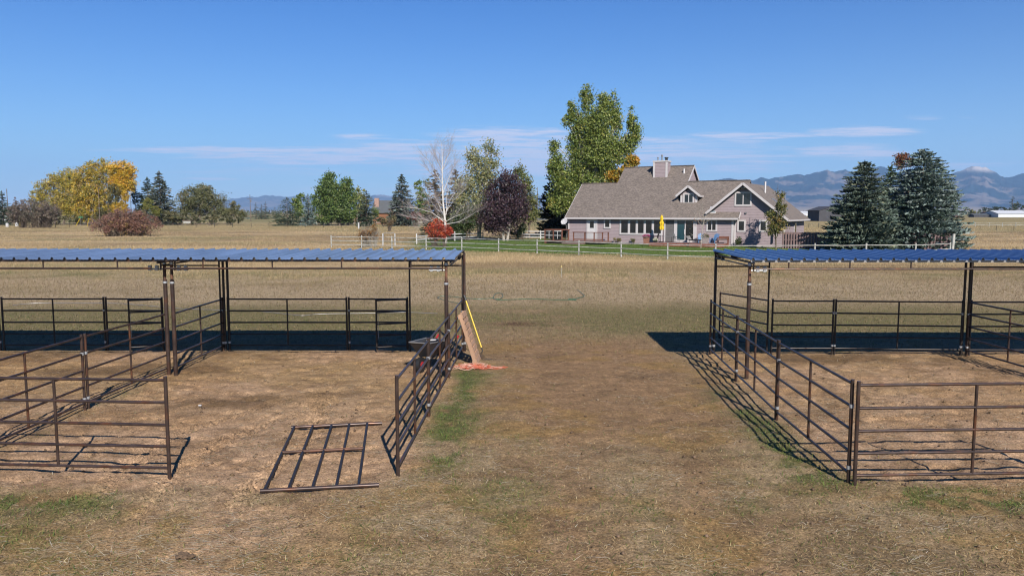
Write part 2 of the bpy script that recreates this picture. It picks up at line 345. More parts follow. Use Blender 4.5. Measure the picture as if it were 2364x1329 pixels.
def blades(name, x, y, z, L, Wd, tilt, C, az=None, seedbend=.3, cross=None):
    n = len(x); az = rng.random(n) * 2 * math.pi if az is None else az
    dx = np.cos(az) * np.cos(tilt) * L; dy = np.sin(az) * np.cos(tilt) * L; dz = np.sin(tilt) * L
    # width vector: horizontal, at right angles to the blade's heading (or a random direction for upright ones)
    wa = az + math.pi / 2 if cross is None else cross
    wx = np.cos(wa) * Wd / 2; wy = np.sin(wa) * Wd / 2
    b0 = np.stack([x - wx, y - wy, z], -1); b1 = np.stack([x + wx, y + wy, z], -1)
    m0 = np.stack([x + dx * .55 + wx * .8, y + dy * .55 + wy * .8, z + dz * .62], -1); m1 = np.stack([x + dx * .55 - wx * .8, y + dy * .55 - wy * .8, z + dz * .62], -1)
    t0 = np.stack([x + dx, y + dy, z + dz], -1)
    V = np.stack([b0, b1, m0, m1, t0], 1).reshape(-1, 3); i = np.arange(n)[:, None] * 5
    F = np.concatenate([i + np.array([[0, 1, 2]]), i + np.array([[0, 2, 3]]), i + np.array([[3, 2, 4]])])
    return mesh_np(name, V, F, M['blade'], cols=np.repeat(C, 5, axis=0))
def pick(n, pal, w):
    pal = np.array(pal); w = np.array(w, float); k = rng.choice(len(pal), n, p=w / w.sum()); c = pal[k]
    return c * (1 + (rng.random((n, 1)) - .5) * .35)
DRY = [(.44, .33, .19), (.62, .50, .31), (.28, .19, .10), (.15, .10, .06), (.72, .62, .44), (.24, .24, .10)]
def near_litter():
    # trampled dry grass with green bits, everywhere near but thin on bare dirt
    x, y = wedge(300000, 6.0, 25.5, .6, 1.3); c = cover(x, y)
    keep = rng.random(len(x)) < (.95 - c['dirt'] * .86 - c['lane'] * .55); x, y = x[keep], y[keep]; c = cover(x, y); n = len(x)
    C = pick(n, DRY, [5, 3, 5, 3, .8, 2.4]); g = rng.random(n) < (c['green'] * .8 + .05)
    C[g] = pick(int(g.sum()), [(.13, .19, .05), (.19, .24, .07), (.09, .14, .045), (.28, .27, .10)], [3, 2, 2, 2])
    L = .035 + rng.random(n) ** 2 * .06; L[g] *= 1.35; tl = rng.random(n) ** 2 * .42 + .03; tl[g] += .2
    tag(blades('trampled_grass', x, y, ghgt(x, y) - .003, L, (.006 + .005 * rng.random(n)), tl, C * np.array([1.08, 1, .82])), 'short trampled dry grass with green blades covering the near ground', 'grass', kind='stuff')
    # green tufts
    x, y = wedge(120000, 6.5, 24, .6, 1.2); c = cover(x, y); k = rng.random(len(x)) < np.clip(c['green'] * 1.6 - .55, 0, 1) * sstep(.42, .6, c['n2'] + .05); x, y = x[k], y[k]; n = len(x)
    C = pick(n, [(.10, .19, .035), (.16, .25, .05), (.08, .13, .035), (.25, .27, .09)], [3, 3, 2, 1.5])
    tag(blades('green_grass_tufts', x, y, ghgt(x, y) - .003, .035 + .06 * rng.random(n), .006 + .004 * rng.random(n), .25 + rng.random(n) * .8, C), 'fresh green grass tufts along the pen fences', 'grass', kind='stuff')
    # straw lying flat, mostly left-right drag
    x, y = wedge(90000, 6.0, 27, .6, 1.1); c = cover(x, y); cl = fbm(x * .9, y * .9, 3, 88)
    k = rng.random(len(x)) < np.clip(sstep(.46, .66, cl) * .9 + .10 + c['dirt'] * sstep(14, 18, y) * .3, 0, 1); x, y = x[k], y[k]; n = len(x)
    C = pick(n, [(.62, .52, .36), (.72, .64, .50), (.52, .40, .22), (.45, .30, .14)], [3, 1, 3, 3])
    az = rng.normal(0, .55, n) + (rng.random(n) < .5) * math.pi
    tag(blades('straw_litter', x, y, ghgt(x, y) + .006, .05 + rng.random(n) ** 3 * .22, .005 + .004 * rng.random(n), rng.random(n) * .14, C * 1.25, az), 'loose pale straw scattered flat over the pens and lane', 'straw', kind='stuff')
    # crumbs of soil and dung
    x, y = wedge(9000, 6.2, 26, .6, 1.2); c = cover(x, y); k = rng.random(len(x)) < .15 + c['dirt'] * .5 + c['lane'] * .4; x, y = x[k], y[k]; n = len(x)
    s = .007 + rng.random(n) ** 4 * .035; z = ghgt(x, y)
    oct_ = np.array([(1, 0, 0), (0, 1, 0), (-1, 0, 0), (0, -1, 0), (0, 0, .8), (0, 0, -.6)]); V = oct_[None] * s[:, None, None] * (1 + (rng.random((n, 6, 1)) - .5) * .6) + np.stack([x, y, z + s * .3], -1)[:, None]
    i = np.arange(n)[:, None] * 6; F = np.concatenate([i + np.array([f]) for f in ((0, 1, 4), (1, 2, 4), (2, 3, 4), (3, 0, 4), (1, 0, 5), (2, 1, 5), (3, 2, 5), (0, 3, 5))])
    C = pick(n, [(.30, .20, .13), (.17, .11, .07), (.24, .16, .09), (.40, .30, .20)], [3, 3, 2, 1])
    tag(mesh_np('soil_crumbs', V.reshape(-1, 3), F, M['blade'], cols=np.repeat(C, 6, axis=0)), 'brown soil crumbs and dried dung bits strewn over the pens', 'soil', kind='stuff')
near_litter()
def field_grass():
    x, y = wedge(230000, 22.0, 58, 1, 1.4); c = cover(x, y); k = rng.random(len(x)) < (.9 - c['dirt'] * .95 - .3 * c['meadow']) * sstep(21.5, 28, y); x, y = x[k], y[k]; c = cover(x, y); n = len(x)
    C = pick(n, [(.34, .26, .16), (.44, .35, .22), (.24, .17, .10), (.17, .12, .08), (.24, .24, .10)], [4, 2, 4, 2, 2]); g = rng.random(n) < c['green'] * .75
    C[g] = pick(int(g.sum()), [(.14, .18, .05), (.19, .21, .07), (.10, .12, .045)], [3, 2, 2])
    tag(blades('mown_field_grass', x, y, ghgt(x, y) - .005, (.04 + .06 * rng.random(n)) * (1 + sstep(32, 44, y)), .009 + .008 * rng.random(n), .15 + rng.random(n) * .9, C * np.array([1.06, 1, .86])), 'short brownish green field grass behind the shelters', 'grass', kind='stuff')
    x, y = wedge(420000, 40, 300, 2, 1.5); c = cover(x, y); cl = fbm(x * .22, y * .12, 4, 55)
    k = (rng.random(len(x)) < c['meadow'] * np.clip(sstep(.30, .62, cl) + sstep(45, 60, y) * .5, .12, 1)) & (y < 300); x, y = x[k], y[k]; n = len(x); d = y / 60
    # keep clear of the buildings
    C = pick(n, [(.55, .405, .225), (.62, .49, .30), (.46, .33, .18), (.36, .25, .14), (.49, .39, .20)], [4, 2, 3, 1.2, 1.5]) * (0.62 + .7 * fbm(x * .05, y * .12, 4, 71))[:, None]
    tag(blades('tall_dry_grass', x, y, ghgt(x, y) - .01, (.09 + .26 * rng.random(n)) * (.5 + .7 * sstep(.3, .7, cl[k])) * (.5 + .5 * sstep(42, 66, y)), (.010 + .010 * rng.random(n)) * np.clip(d, .8, 3.0), .6 + rng.random(n) * .8, C, cross=rng.normal(0, .6, n)), 'tall tan dry meadow grass between the pens and the rail fence', 'grass', kind='stuff')
    x, y = wedge(200000, 58, 124, 2, 1.3); c = cover(x, y); k = rng.random(len(x)) < c['lawn']; x, y = x[k], y[k]; n = len(x)
    C = pick(n, [(.12, .21, .04), (.16, .23, .06), (.09, .16, .03), (.22, .21, .09)], [4, 2, 2, 1])
    tag(blades('lawn_grass', x, y, x * 0, .05 + .05 * rng.random(n), .03 + .03 * rng.random(n), .4 + rng.random(n) * .9, C), 'short green lawn grass around the mauve house', 'grass', kind='stuff')
field_grass()
# ------------------------------------------------------------------ pipe panels
RZ = [.16, .50, .84, 1.19, 1.54]
def P3(p, z): return (p[0], p[1], z)
def lerp(a, b, t): return (a[0] + (b[0] - a[0]) * t, a[1] + (b[1] - a[1]) * t)
def panel(p0, p1, label, group, mid=True, m='pipe', clamps=(0, 1), H=1.60, name='fence_panel', cat='fence panel', rr=.023, top=0.0, clamp_z=(.22, 1.17)):
    """five-rail pipe panel from p0 to p1 with its own end posts"""
    L = math.dist(p0, p1); a = lerp(p0, p1, .035 / L); b = lerp(p0, p1, 1 - .035 / L)
    g0 = float(ghgt(np.array([a[0]]), np.array([a[1]]))[0]); g1 = float(ghgt(np.array([b[0]]), np.array([b[1]]))[0])
    o = thing(name, (p0[0], p0[1], 0), label, cat, group, rz=None)
    for z in RZ:
        sag = .006 * random.uniform(-1, 1)
        MB().tube([P3(a, z), P3(lerp(a, b, .5), z + sag), P3(b, z)], rr, 10).build('rail', M[m], o, True)
    for q in (a, b): MB().tube([P3(q, -.06), P3(q, H)], .029, 12).build('post', M[m], o, True)
    if mid: MB().tube([P3(lerp(a, b, .5), RZ[0]), P3(lerp(a, b, .5), RZ[4])], .0225, 10).build('upright', M[m], o, True)
    for e in clamps:
        q = a if e == 0 else b
        for z in clamp_z:
            MB().tube([P3(q, z), P3(q, z + .055)], .037, 12).build('clamp', M['zinc'], o, True)
    return o
gl, gr = 'pipe panels of the left pens', 'pipe panels of the right pen'
LX = [(-1.78, 11.80), (-1.68, 15.45), (-1.56, 19.10), (-1.46, 22.78)]
panel(LX[0], LX[1], 'pipe panel nearest the camera on the lane side of the left pen', gl, clamps=(1,), m='pipe')
panel(LX[1], LX[2], 'middle pipe panel on the lane side of the left pen, in front of the wheelbarrow', gl, clamps=(0, 1))
panel(LX[2], LX[3], 'far pipe panel on the lane side of the left pen, the pallet leaning on it', gl, clamps=(1,))
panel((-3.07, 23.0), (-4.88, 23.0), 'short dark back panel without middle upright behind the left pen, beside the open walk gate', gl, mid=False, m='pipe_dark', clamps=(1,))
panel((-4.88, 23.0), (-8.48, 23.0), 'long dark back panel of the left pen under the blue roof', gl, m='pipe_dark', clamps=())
panel((-8.58, 22.95), (-8.60, 19.66), 'divider panel under the left roof between the two left pens', gl, clamps=(0, 1))
panel((-8.76, 19.6), (-8.87, 15.98), 'divider panel just in front of the left roof posts', gl, clamps=(1,))
panel((-8.87, 15.92), (-8.95, 12.2), 'nearest divider panel between the left pens, running out of the picture at left', gl, clamps=(0,))
panel((-5.28, 11.76), (-8.92, 12.0), 'front pipe panel of the left pen at the left edge beside the open entrance', gl, clamps=())
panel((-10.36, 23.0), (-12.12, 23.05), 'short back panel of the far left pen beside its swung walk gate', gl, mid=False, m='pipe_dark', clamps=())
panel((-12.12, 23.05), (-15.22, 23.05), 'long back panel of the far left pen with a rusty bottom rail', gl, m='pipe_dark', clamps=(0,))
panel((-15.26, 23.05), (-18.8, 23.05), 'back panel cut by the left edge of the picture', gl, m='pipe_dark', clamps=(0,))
RX = [(5.12, 11.50), (5.26, 15.2), (5.50, 18.85), (5.74, 22.35)]
panel(RX[0], RX[1], 'nearest pipe panel on the lane side of the right pen', gr, clamps=(0, 1))
panel(RX[1], RX[2], 'middle pipe panel on the lane side of the right pen', gr, clamps=(1,))
panel(RX[2], RX[3], 'far pipe panel on the lane side of the right pen beneath the roof corner', gr, clamps=(1,))
panel((5.13, 11.42), (8.82, 11.58), 'reddish front pipe panel of the right pen at the right edge', gr, clamps=(), m='pipe')
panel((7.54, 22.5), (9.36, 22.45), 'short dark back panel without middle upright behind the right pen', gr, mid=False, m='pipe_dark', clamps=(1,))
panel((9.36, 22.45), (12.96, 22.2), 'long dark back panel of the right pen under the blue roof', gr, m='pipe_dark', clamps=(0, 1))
panel((13.06, 22.15), (13.2, 18.6), 'divider panel at the right edge under the right roof', gr, clamps=(0,))
panel((13.2, 18.55), (13.35, 14.95), 'divider panel in front of the right roof, outside the picture', gr, clamps=())
panel((13.14, 22.2), (14.95, 22.2), 'short back panel in the next pen at the right edge', gr, mid=False, m='pipe_dark', clamps=())
def swing_gate(hinge, free, label, chain=True):
    o = thing('walk_gate', (hinge[0], hinge[1], 0), label, 'gate', 'swung walk gates', rz=None)
    for z in RZ: MB().tube([P3(hinge, z - .0), P3(free, z)], .022, 10).build('rail', M['pipe_dark'], o, True)
    for q, n in ((hinge, 'hinge_stile'), (free, 'stile')): MB().tube([P3(q, .08), P3(q, 1.58)], .026, 10).build(n, M['pipe_dark'], o, True)
    if chain:
        mb = MB(); x, y = free; sx = .06 if hinge[0] > free[0] else -.06
        for k in range(18):
            z = 1.17 - k * .042; mb.tube([(x + sx, y - .03, z), (x + sx + .012, y - .03, z - .018), (x + sx, y - .03, z - .04), (x + sx - .012, y - .03, z - .018), (x + sx, y - .03, z)], .004, 5)
        mb.build('chain', M['zinc'], o, True)
    return o
swing_gate((-3.12, 22.92), G(868, 692, 1.56), 'dark walk gate swung inward behind the left pen, chain hanging from it')
swing_gate((-10.38, 22.92), G(296, 692, 1.56), 'dark walk gate swung inward behind the far left pen')
swing_gate((7.48, 22.6), G(1663, 675, 1.56), 'dark walk gate swung outward into the field behind the right pen', chain=False)
def lying_gate():
    g = [G(600, 1130, .06), G(875, 1116, .06), G(882, 974, .06), G(672, 984, .06)]
    o = thing('loose_panel', (g[0][0], g[0][1], 0), 'loose five-bar pipe panel lying flat on the dirt in the left pen entrance', 'pipe panel', rz=None)
    z = .045
    MB().tube([P3(g[0], z), P3(g[1], z)], .030, 12).build('post', M['pipe'], o, True)
    MB().tube([P3(g[3], z), P3(g[2], z)], .030, 12).build('post', M['pipe'], o, True)
    ts = [(.035, .035), (.235, .235), (.435, .44), (.635, .635), (.825, .835)]
    for a, b in ts: MB().tube([P3(lerp(g[0], g[1], a), z), P3(lerp(g[3], g[2], b), z + .004)], .025, 10).build('rail', M['pipe_dark'], o, True)
    q = [lerp(lerp(g[0], g[1], t[0]), lerp(g[3], g[2], t[1]), .53) for t in (ts[0], ts[4])]
    MB().tube([P3(q[0], z + .012), P3(q[1], z + .012)], .024, 10).build('upright', M['pipe_rust'], o, True)
lying_gate()
# ------------------------------------------------------------------ shelters
def sheet(x0, x1, yf, yb, zf, zb, skew=0.0):
    """ribbed metal sheet: trapezoid ribs every 0.305 m, running front to back"""
    mb = MB(); n = int((x1 - x0) / .305); prof = []
    for k in range(n + 1):
        x = x0 + k * .305
        prof += [(x, 0), (x + .024, .058), (x + .062, .058), (x + .086, 0), (x + .14, .0), (x + .147, .007), (x + .163, .007), (x + .17, 0), (x + .22, 0), (x + .227, .007), (x + .243, .007), (x + .25, 0)]
    prof = [p for p in prof if p[0] <= x1 + .01]; i = 0
    T = .0012
    for (ya, za, sk) in ((yf, zf, 0), (yb, zb, skew)):
        for (x, z) in prof: mb.v.append((x + sk, ya, za + z))
    m = len(prof)
    for k in range(m - 1): mb.f.append((k, k + 1, m + k + 1, m + k))
    return mb
def shelter(x0, x1, yf, yb, fronts, backs, frames, label, skewx=0.0, zf=2.965, zb=3.0, ends=(), gap=None):
    o = thing('horse_shelter', ((x0 + x1) / 2, yb, 0), label, 'shelter', 'open shelters with blue metal roofs', rz=None)
    sh = sheet(x0, x1, yf - .12, yb + .10, zf, zb, skewx).build('roof_sheet', M['roofblue' if x0 > 0 else 'roofblue_lit'], o)
    so_ = sh.modifiers.new('thickness', 'SOLIDIFY'); so_.thickness = .0015
    def X(x, y): return x + skewx * (y - yf) / (yb - yf)
    MB().bar((x0 + .02, yf, zf - .032), (x1 - .02, yf, zf - .032), .05, .055).build('front_beam', M['galv'] if x0 > 0 else M['pipe'], o)
    MB().bar((X(x0, yb) + .02, yb, zb - .04), (X(x1, yb) - .02, yb, zb - .04), .05, .075).build('back_beam', M['pipe_dark'], o)
    MB().bar((X(x0, (yf + yb) / 2) + .02, (yf + yb) / 2, (zf + zb) / 2 - .03), (X(x1, (yf + yb) / 2) - .02, (yf + yb) / 2, (zf + zb) / 2 - .03), .04, .05).build('purlin', M['pipe_dark'], o)
    # lower truss chord between the front posts
    fx = sorted(p[0] for p in fronts)
    spans = gap
    for (a, b) in spans:
        MB().tube([(a, yf, 2.745), (b, yf, 2.745)], .024, 10).build('truss_chord', M['pipe'], o, True)
        n = max(1, round((b - a) / 1.62)); st = (b - a) / n
        for k in range(n): MB().tube([(a + st * (k + .55), yf, 2.745), (a + st * (k + .55), yf, zf - .05)], .018, 8).build('truss_strut', M['pipe'], o, True)
    for (x, y, ar) in fronts:
        MB().tube([(x, y, -.05), (x, y, 2.42)], .05, 14).build('sleeve', M['pipe'], o, True)
        MB().tube([(x, y, 2.40), (x, y, zf - .06)], .036, 12).build('post', M['pipe_rust'], o, True)
        MB().tube([(x, y, 2.33), (x, y, 2.38)], .058, 14).build('clamp', M['zinc'], o, True)
        MB().tube([(x, y, zf - .16), (x, y, zf - .09)], .048, 12).build('clamp', M['zinc'], o, True)
        MB().bar((x + .09 * ar, y, 2.66), (x + .09 * ar, y, zf - .07), .05, .03).build('bracket', M['pipe'], o)
        MB().tube([(x + .03 * ar, y, 2.685), (x + .42 * ar, y, 2.685)], .02, 10).build('bracket_arm', M['zinc'], o, True)
        for k in (.19, .36):
            MB().box(x + k * ar - .035, x + k * ar + .035, y - .04, y + .04, 2.655, 2.78).build('clamp', M['zinc'], o)
    for (x, y, dk) in backs:
        MB().tube([(x, y, -.05), (x, y, zb - .07)], .036, 12).build('post', M['pipe_dark'] if dk else M['pipe'], o, True)
        MB().tube([(x, y, .22), (x, y, .28)], .046, 12).build('clamp', M['zinc'], o, True)
    for (a, b, y) in frames:
        for z in (2.80, 2.64): MB().tube([(a, y, z - .10 * (z < 2.7)), (b, y, z - .10 * (z < 2.7))], .022, 10).build('gate_header', M['pipe_dark'], o, True)
        for x in (a, b): MB().tube([(x, y, -.05), (x, y, 2.86)], .026, 10).build('gate_post', M['pipe_dark'], o, True)
    for x in ends:
        xb = X(x, yb)
        MB().tube([(x, yf, 2.88), (xb, yb, 2.90)], .026, 10).build('side_beam', M['pipe_dark'], o, True)
        MB().tube([(x - .02, yf + .25, 2.80), (xb - .02, yb, 2.80)], .018, 8).build('side_chord', M['pipe_dark'], o, True)
        for t in (.82, .93):
            q = (x + (xb - x) * t, yf + (yb - yf) * t)
            MB().box(q[0] - .035, q[0] + .035, q[1] - .05, q[1] + .05, 2.77, 2.91).build('clamp', M['black'], o)
    return o
shelter(-20.3, -1.36, 18.92, 22.60,
        fronts=[(-1.62, 19.12, -1), (-8.50, 19.42, 1), (-8.71, 19.5, -1), (-16.2, 19.3, 1)],
        backs=[(-1.40, 22.85, 0), (-8.52, 22.92, 1), (-8.42, 22.98, 1), (-16.0, 22.9, 1)],
        frames=[(-3.02, -1.46, 22.9), (-10.28, -8.64, 22.95)], ends=(-1.50, -8.62),
        gap=[(-8.44, -1.7), (-16.0, -8.78)], label='long open shelter with blue-grey ribbed roof over the left pens')
shelter(5.72, 22.6, 18.72, 22.20,
        fronts=[(5.80, 18.98, 1), (13.35, 18.9, 1)],
        backs=[(5.86, 22.40, 1), (12.98, 22.25, 1), (13.12, 22.25, 1)],
        frames=[(5.92, 7.46, 22.55), (13.2, 14.9, 22.3)], ends=(5.82, 13.3),
        gap=[(5.85, 13.2), (13.4, 20.5)], skewx=.02, label='long open shelter with deep blue ribbed roof over the right pen')
# ------------------------------------------------------------------ wheelbarrow, pallet, cultivator, twine, hose
def wheelbarrow():
    o = thing('wheelbarrow', (-2.15, 20.3, 0), 'dark grey wheelbarrow with red-tipped handles behind the left pen rails', 'wheelbarrow', rz=0)
    s = 1.0; tub = mat('grey_tub', (.05, .052, .06), .35, .2, var=.15, scale=5)
    # tub: open tapered tray, nose to the left
    top = [(-.62, -.30), (.42, -.36), (.42, .36), (-.62, .30)]; bot = [(-.30, -.17), (.25, -.20), (.25, .20), (-.30, .17)]
    mb = MB(); zt, zb = .74, .36
    n = 4; i = 0
    mb.v = [(x, y, zt + (.05 if x < 0 else 0)) for x, y in top] + [(x, y, zb) for x, y in bot] + [(x * .97, y * .96, zt + (.05 if x < 0 else 0)) for x, y in top] + [(x * .95, y * .93, zb + .02) for x, y in bot]
    for k in range(4):
        k2 = (k + 1) % 4; mb.f += [(k, k2, 4 + k2, 4 + k), (8 + k2, 8 + k, 12 + k, 12 + k2), (k2, k, 8 + k, 8 + k2)]
    mb.f += [(7, 6, 5, 4), (12, 13, 14, 15)]
    mb.build('tub', tub, o)
    zz = [(x, y, zt + (.05 if x < 0 else 0)) for x, y in top]; MB().tube(zz + [zz[0]], .017, 8).build('rim', M['galv'], o, True)
    for sy in (-1, 1):
        h = MB().tube([(-.62, sy * .10, .22), (-.2, sy * .17, .34), (.5, sy * .28, .42), (1.0, sy * .31, .70)], .02, 8).build('handle', M['black'], o, True)
        MB().tube([(.92, sy * .307, .655), (1.08, sy * .315, .745)], .027, 8).build('grip', mat('red_grip', (.45, .02, .03), .5), h, True)
        MB().tube([(.10, sy * .20, .36), (.26, sy * .24, .02), (.46, sy * .26, .02), (.42, sy * .26, .40)], .016, 8).build('leg', M['black'], o, True)
    w = MB().tube([(-.55, -.045, .20), (-.55, .045, .20)], .20, 20).build('wheel', M['black'], o, True)
    MB().tube([(-.55, -.055, .20), (-.55, .055, .20)], .09, 14).build('hub', mat('red_hub', (.5, .03, .04), .5), w, True)
    o.rotation_euler = (0, 0, R(68)); o.scale = (.98, .98, .98)
    t = MB().prism([(-2.22, 19.95, .80), (-1.98, 19.97, .80), (-1.98, 20.32, .76), (-2.22, 20.30, .76)], (0, 0, .02))
    q = t.build('white_board', M['white'], None); tag(q, 'small white board resting across the wheelbarrow tub', 'board')
wheelbarrow()
def pallet():
    # leans against the lane-side panel: foot towards the lane
    foot = -.98; head = -1.40; H = 1.36; y0, y1 = 20.7, 21.5; hy = .18
    o = thing('wooden_pallet', (foot, y0, 0), 'worn wooden pallet leaning on the far lane-side panel of the left pen', 'pallet', rz=None)
    d = Vector((head - foot, 0, H)).normalized(); nrm = Vector((d.z, 0, -d.x)); Ln = math.hypot(head - foot, H)
    def pt(s, y, k): return Vector((foot + (y - y0) * .06, y, .02)) + d * s + nrm * k
    for y in (y0 + .02, (y0 + y1) / 2, y1 - .02):
        MB().bar(pt(0, y, 0), pt(Ln, y, 0), .04, .09, up=nrm).build('stringer', M['timber'], o)
    for k, s in enumerate(np.linspace(.07, Ln - .07, 9)):
        w = .135 if k in (0, 8) else .105
        MB().bar(pt(s, y0 - .01, .056), pt(s, y1 + .01, .056), w, .018, up=nrm).build('deck_board', M['timber'], o)
    for s in (.07, Ln * .5, Ln - .07): MB().bar(pt(s, y0 - .01, -.056), pt(s, y1 + .01, -.056), .10, .018, up=nrm).build('bottom_board', M['timber'], o)
pallet()
def cultivator():
    a = Vector((-.87, 21.95, .27)); b = Vector((-1.36, 22.35, 1.66)); g = a + (b - a) * .93
    o = thing('garden_cultivator', (-.85, 21.9, 0), 'long garden cultivator with yellow handle leaning beside the pallet', 'garden tool', rz=None)
    MB().tube([a, g], .021, 10).build('shaft', M['yellow'], o, True)
    MB().tube([g, b, b + Vector((-.03, .02, .06))], .027, 10).build('grip', M['black'], o, True)
    h = MB().tube([a + (b - a) * .02, a + Vector((.03, 0, -.10))], .017, 8).build('ferrule', M['black'], o, True)
    for k in (-1, 0, 1):
        MB().tube([a + Vector((.03, 0, -.10)), a + Vector((-.02 + .03 * k, -.05, -.18)), Vector((-.84 + .05 * k, 21.62, .08)), Vector((-.74 + .07 * k, 21.46, .01)), Vector((-.60 + .05 * k, 21.46, .03))], .007, 6).build('tine', M['pipe_dark'], o, True)
cultivator()
def curve_on_ground(name, pix, r, m, label, cat, z=.0, n=6, sub=6, world=False):
    pts = [p if world else G(*p) for p in pix]; P = []
    for i in range(len(pts) - 1):
        p0, p1, p2, p3 = pts[max(i - 1, 0)], pts[i], pts[i + 1], pts[min(i + 2, len(pts) - 1)]
        for k in range(sub):
            t = k / sub; P.append(tuple(.5 * (2 * p1[j] + (p2[j] - p0[j]) * t + (2 * p0[j] - 5 * p1[j] + 4 * p2[j] - p3[j]) * t * t + (3 * p1[j] - p0[j] - 3 * p2[j] + p3[j]) * t ** 3) for j in (0, 1)))
    P.append(pts[-1]); A = np.array(P); h = ghgt(A[:, 0], A[:, 1])
    o = MB().tube([(A[i, 0], A[i, 1], h[i] + r + z) for i in range(len(A))], r, n).build(name, m, None, True)
    return tag(o, label, cat)
M['hose'] = mat('green_hose', (.05, .16, .09), .35, var=.2, scale=2)
hp = [(1075, 706), (1040, 698), (1014, 691), (1012, 687), (1024, 685.5), (1050, 687), (1080, 690.5), (1105, 692), (1136, 690), (1140, 687), (1142, 681), (1151, 678), (1160, 681), (1161, 686), (1155, 691), (1144, 692.5), (1139, 690.5), (1146, 693.5), (1158, 694.5), (1190, 693), (1230, 691.5), (1270, 693.5), (1315, 694), (1330, 694.5), (1325, 692), (1312, 692), (1320, 693.5), (1334, 690), (1347, 686), (1348, 683), (1340, 676), (1333, 671)]
curve_on_ground('garden_hose', hp, .014, M['hose'], 'green garden hose with one coil lying across the field behind the lane', 'hose', sub=4, z=.03)
curve_on_ground('thin_cable', [(30, 708), (60, 704), (120, 702), (245, 702.5), (300, 705), (380, 712), (430, 716), (520, 719), (600, 722), (680, 730), (700, 731.5), (740, 728), (860, 726), (940, 724), (1010, 727)], .011, M['galv'], 'thin pale cable lying in the field behind the left shelter', 'cable', z=.05)
def twine():
    r2 = random.Random(5); o = thing('baling_twine', (-1.1, 20.3, 0), 'tangled heap of orange baling twine on the ground below the pallet', 'twine', rz=None)
    cols = [mat('orange_twine', (.75, .15, .07), .7), mat('highlight_twine', (.85, .50, .40), .7)]  # second, pale strand colour paints the white highlights on the orange twine
    for c in range(2):
        mb = MB()
        for k in range(22):
            far = r2.random() < .18; cx = -1.12 + r2.gauss(0, .16) + (.45 + r2.random() * .35 if far else 0); cy = 20.30 + r2.gauss(0, .10 if not far else .04)
            a0 = r2.random() * 6.28; rad = .06 + r2.random() * .13; pts = []
            for j in range(9):
                a = a0 + j * .62; rr = rad * (1 + .4 * r2.random()); pts.append((cx + rr * 1.5 * math.cos(a), cy + rr * .8 * math.sin(a), .012 + .10 * r2.random() * (0.3 if far else 1)))
            mb.tube(pts, .0048, 4)
        mb.build('twine_strands', cols[c], o)
twine()
def clods():
    mb = MB(); mb.ball((0, 0, .02), (.035, .028, .022), 8, 5, .5, 3)
    for k, (px, py) in enumerate([(462, 937)]):
        x, y = G(px, py); q = MB().box(x - .03, x + .03, y - .02, y + .02, .01, .03).build('paper_scrap', M['white'], None); tag(q, 'tiny white scrap lying on the left pen dirt', 'litter')
    d = mat('dung', (.15, .095, .055), .95, var=.3, scale=30, bump=.01)
    for k, (px, py, s) in enumerate([(1985, 1113, 1.4), (2090, 1120, 1.2), (425, 1285, 2.1), (432, 1133, 1.6)]):
        x, y = G(px, py); m2 = MB(); r3 = random.Random(k)
        for j in range(7 if s > 2 else 3): m2.ball((x + r3.gauss(0, .02 * s), y + r3.gauss(0, .02 * s), .012 * s), (.022 * s, .02 * s, .014 * s), 9, 6, .5, k * 9 + j)
        q = m2.build('dung_heap', d, None, True)
        tag(q, ['dark dung clod at the foot of the right front corner post', 'dark dung clod under the right front panel', 'flattened brown dung heap in the dry grass at lower left', 'small brown dung heap beside the left entrance post'][k], 'dung', 'dung on the ground')
clods()
# ------------------------------------------------------------------ house (local frame: u along the front, v inwards, z up)
HA = R(30); HX0, HY0 = AY(1308, 540, 105)[0], 105.0
HU_, HV_ = (math.cos(HA), -math.sin(HA)), (math.sin(HA), math.cos(HA))
def hloc(px, py, v):
    d = ray(px, py); t = (v + HX0 * HV_[0] + HY0 * HV_[1]) / (d[0] * HV_[0] + d[1] * HV_[1]); x, y = d[0] * t, d[1] * t
    return ((x - HX0) * HU_[0] + (y - HY0) * HU_[1], HCAM + d[2] * t)
def hworld(u, v): return (HX0 + u * HU_[0] + v * HV_[0], HY0 + u * HU_[1] + v * HV_[1])
def siding_mat(name, col, pitch=.19):
    m = mat(name, col, .75, var=.06, scale=2.5); nt = m.node_tree; N = nt.nodes; L = nt.links; b = N['Principled BSDF']; src = b.inputs['Base Color'].links[0].from_socket
    tc = [n for n in N if n.bl_idname == 'ShaderNodeTexCoord'][0]; sp = N.new('ShaderNodeSeparateXYZ'); L.new(tc.outputs['Object'], sp.inputs[0])
    f = N.new('ShaderNodeMath'); f.operation = 'MULTIPLY'; f.inputs[1].default_value = 1 / pitch; L.new(sp.outputs[2], f.inputs[0])
    g = N.new('ShaderNodeMath'); g.operation = 'FRACT'; L.new(f.outputs[0], g.inputs[0])
    bp = N.new('ShaderNodeBump'); bp.invert = True; bp.inputs['Strength'].default_value = 1; bp.inputs['Distance'].default_value = .03; L.new(g.outputs[0], bp.inputs['Height']); L.new(bp.outputs[0], b.inputs['Normal'])
    mr = N.new('ShaderNodeMapRange'); mr.inputs[1].default_value = .0; mr.inputs[2].default_value = .16; mr.inputs[3].default_value = .62; mr.inputs[4].default_value = 1.0; L.new(g.outputs[0], mr.inputs[0])
    mu = N.new('ShaderNodeVectorMath'); mu.operation = 'SCALE'; L.new(src, mu.inputs[0]); L.new(mr.outputs[0], mu.inputs['Scale']); L.new(mu.outputs[0], b.inputs['Base Color'])
    return m
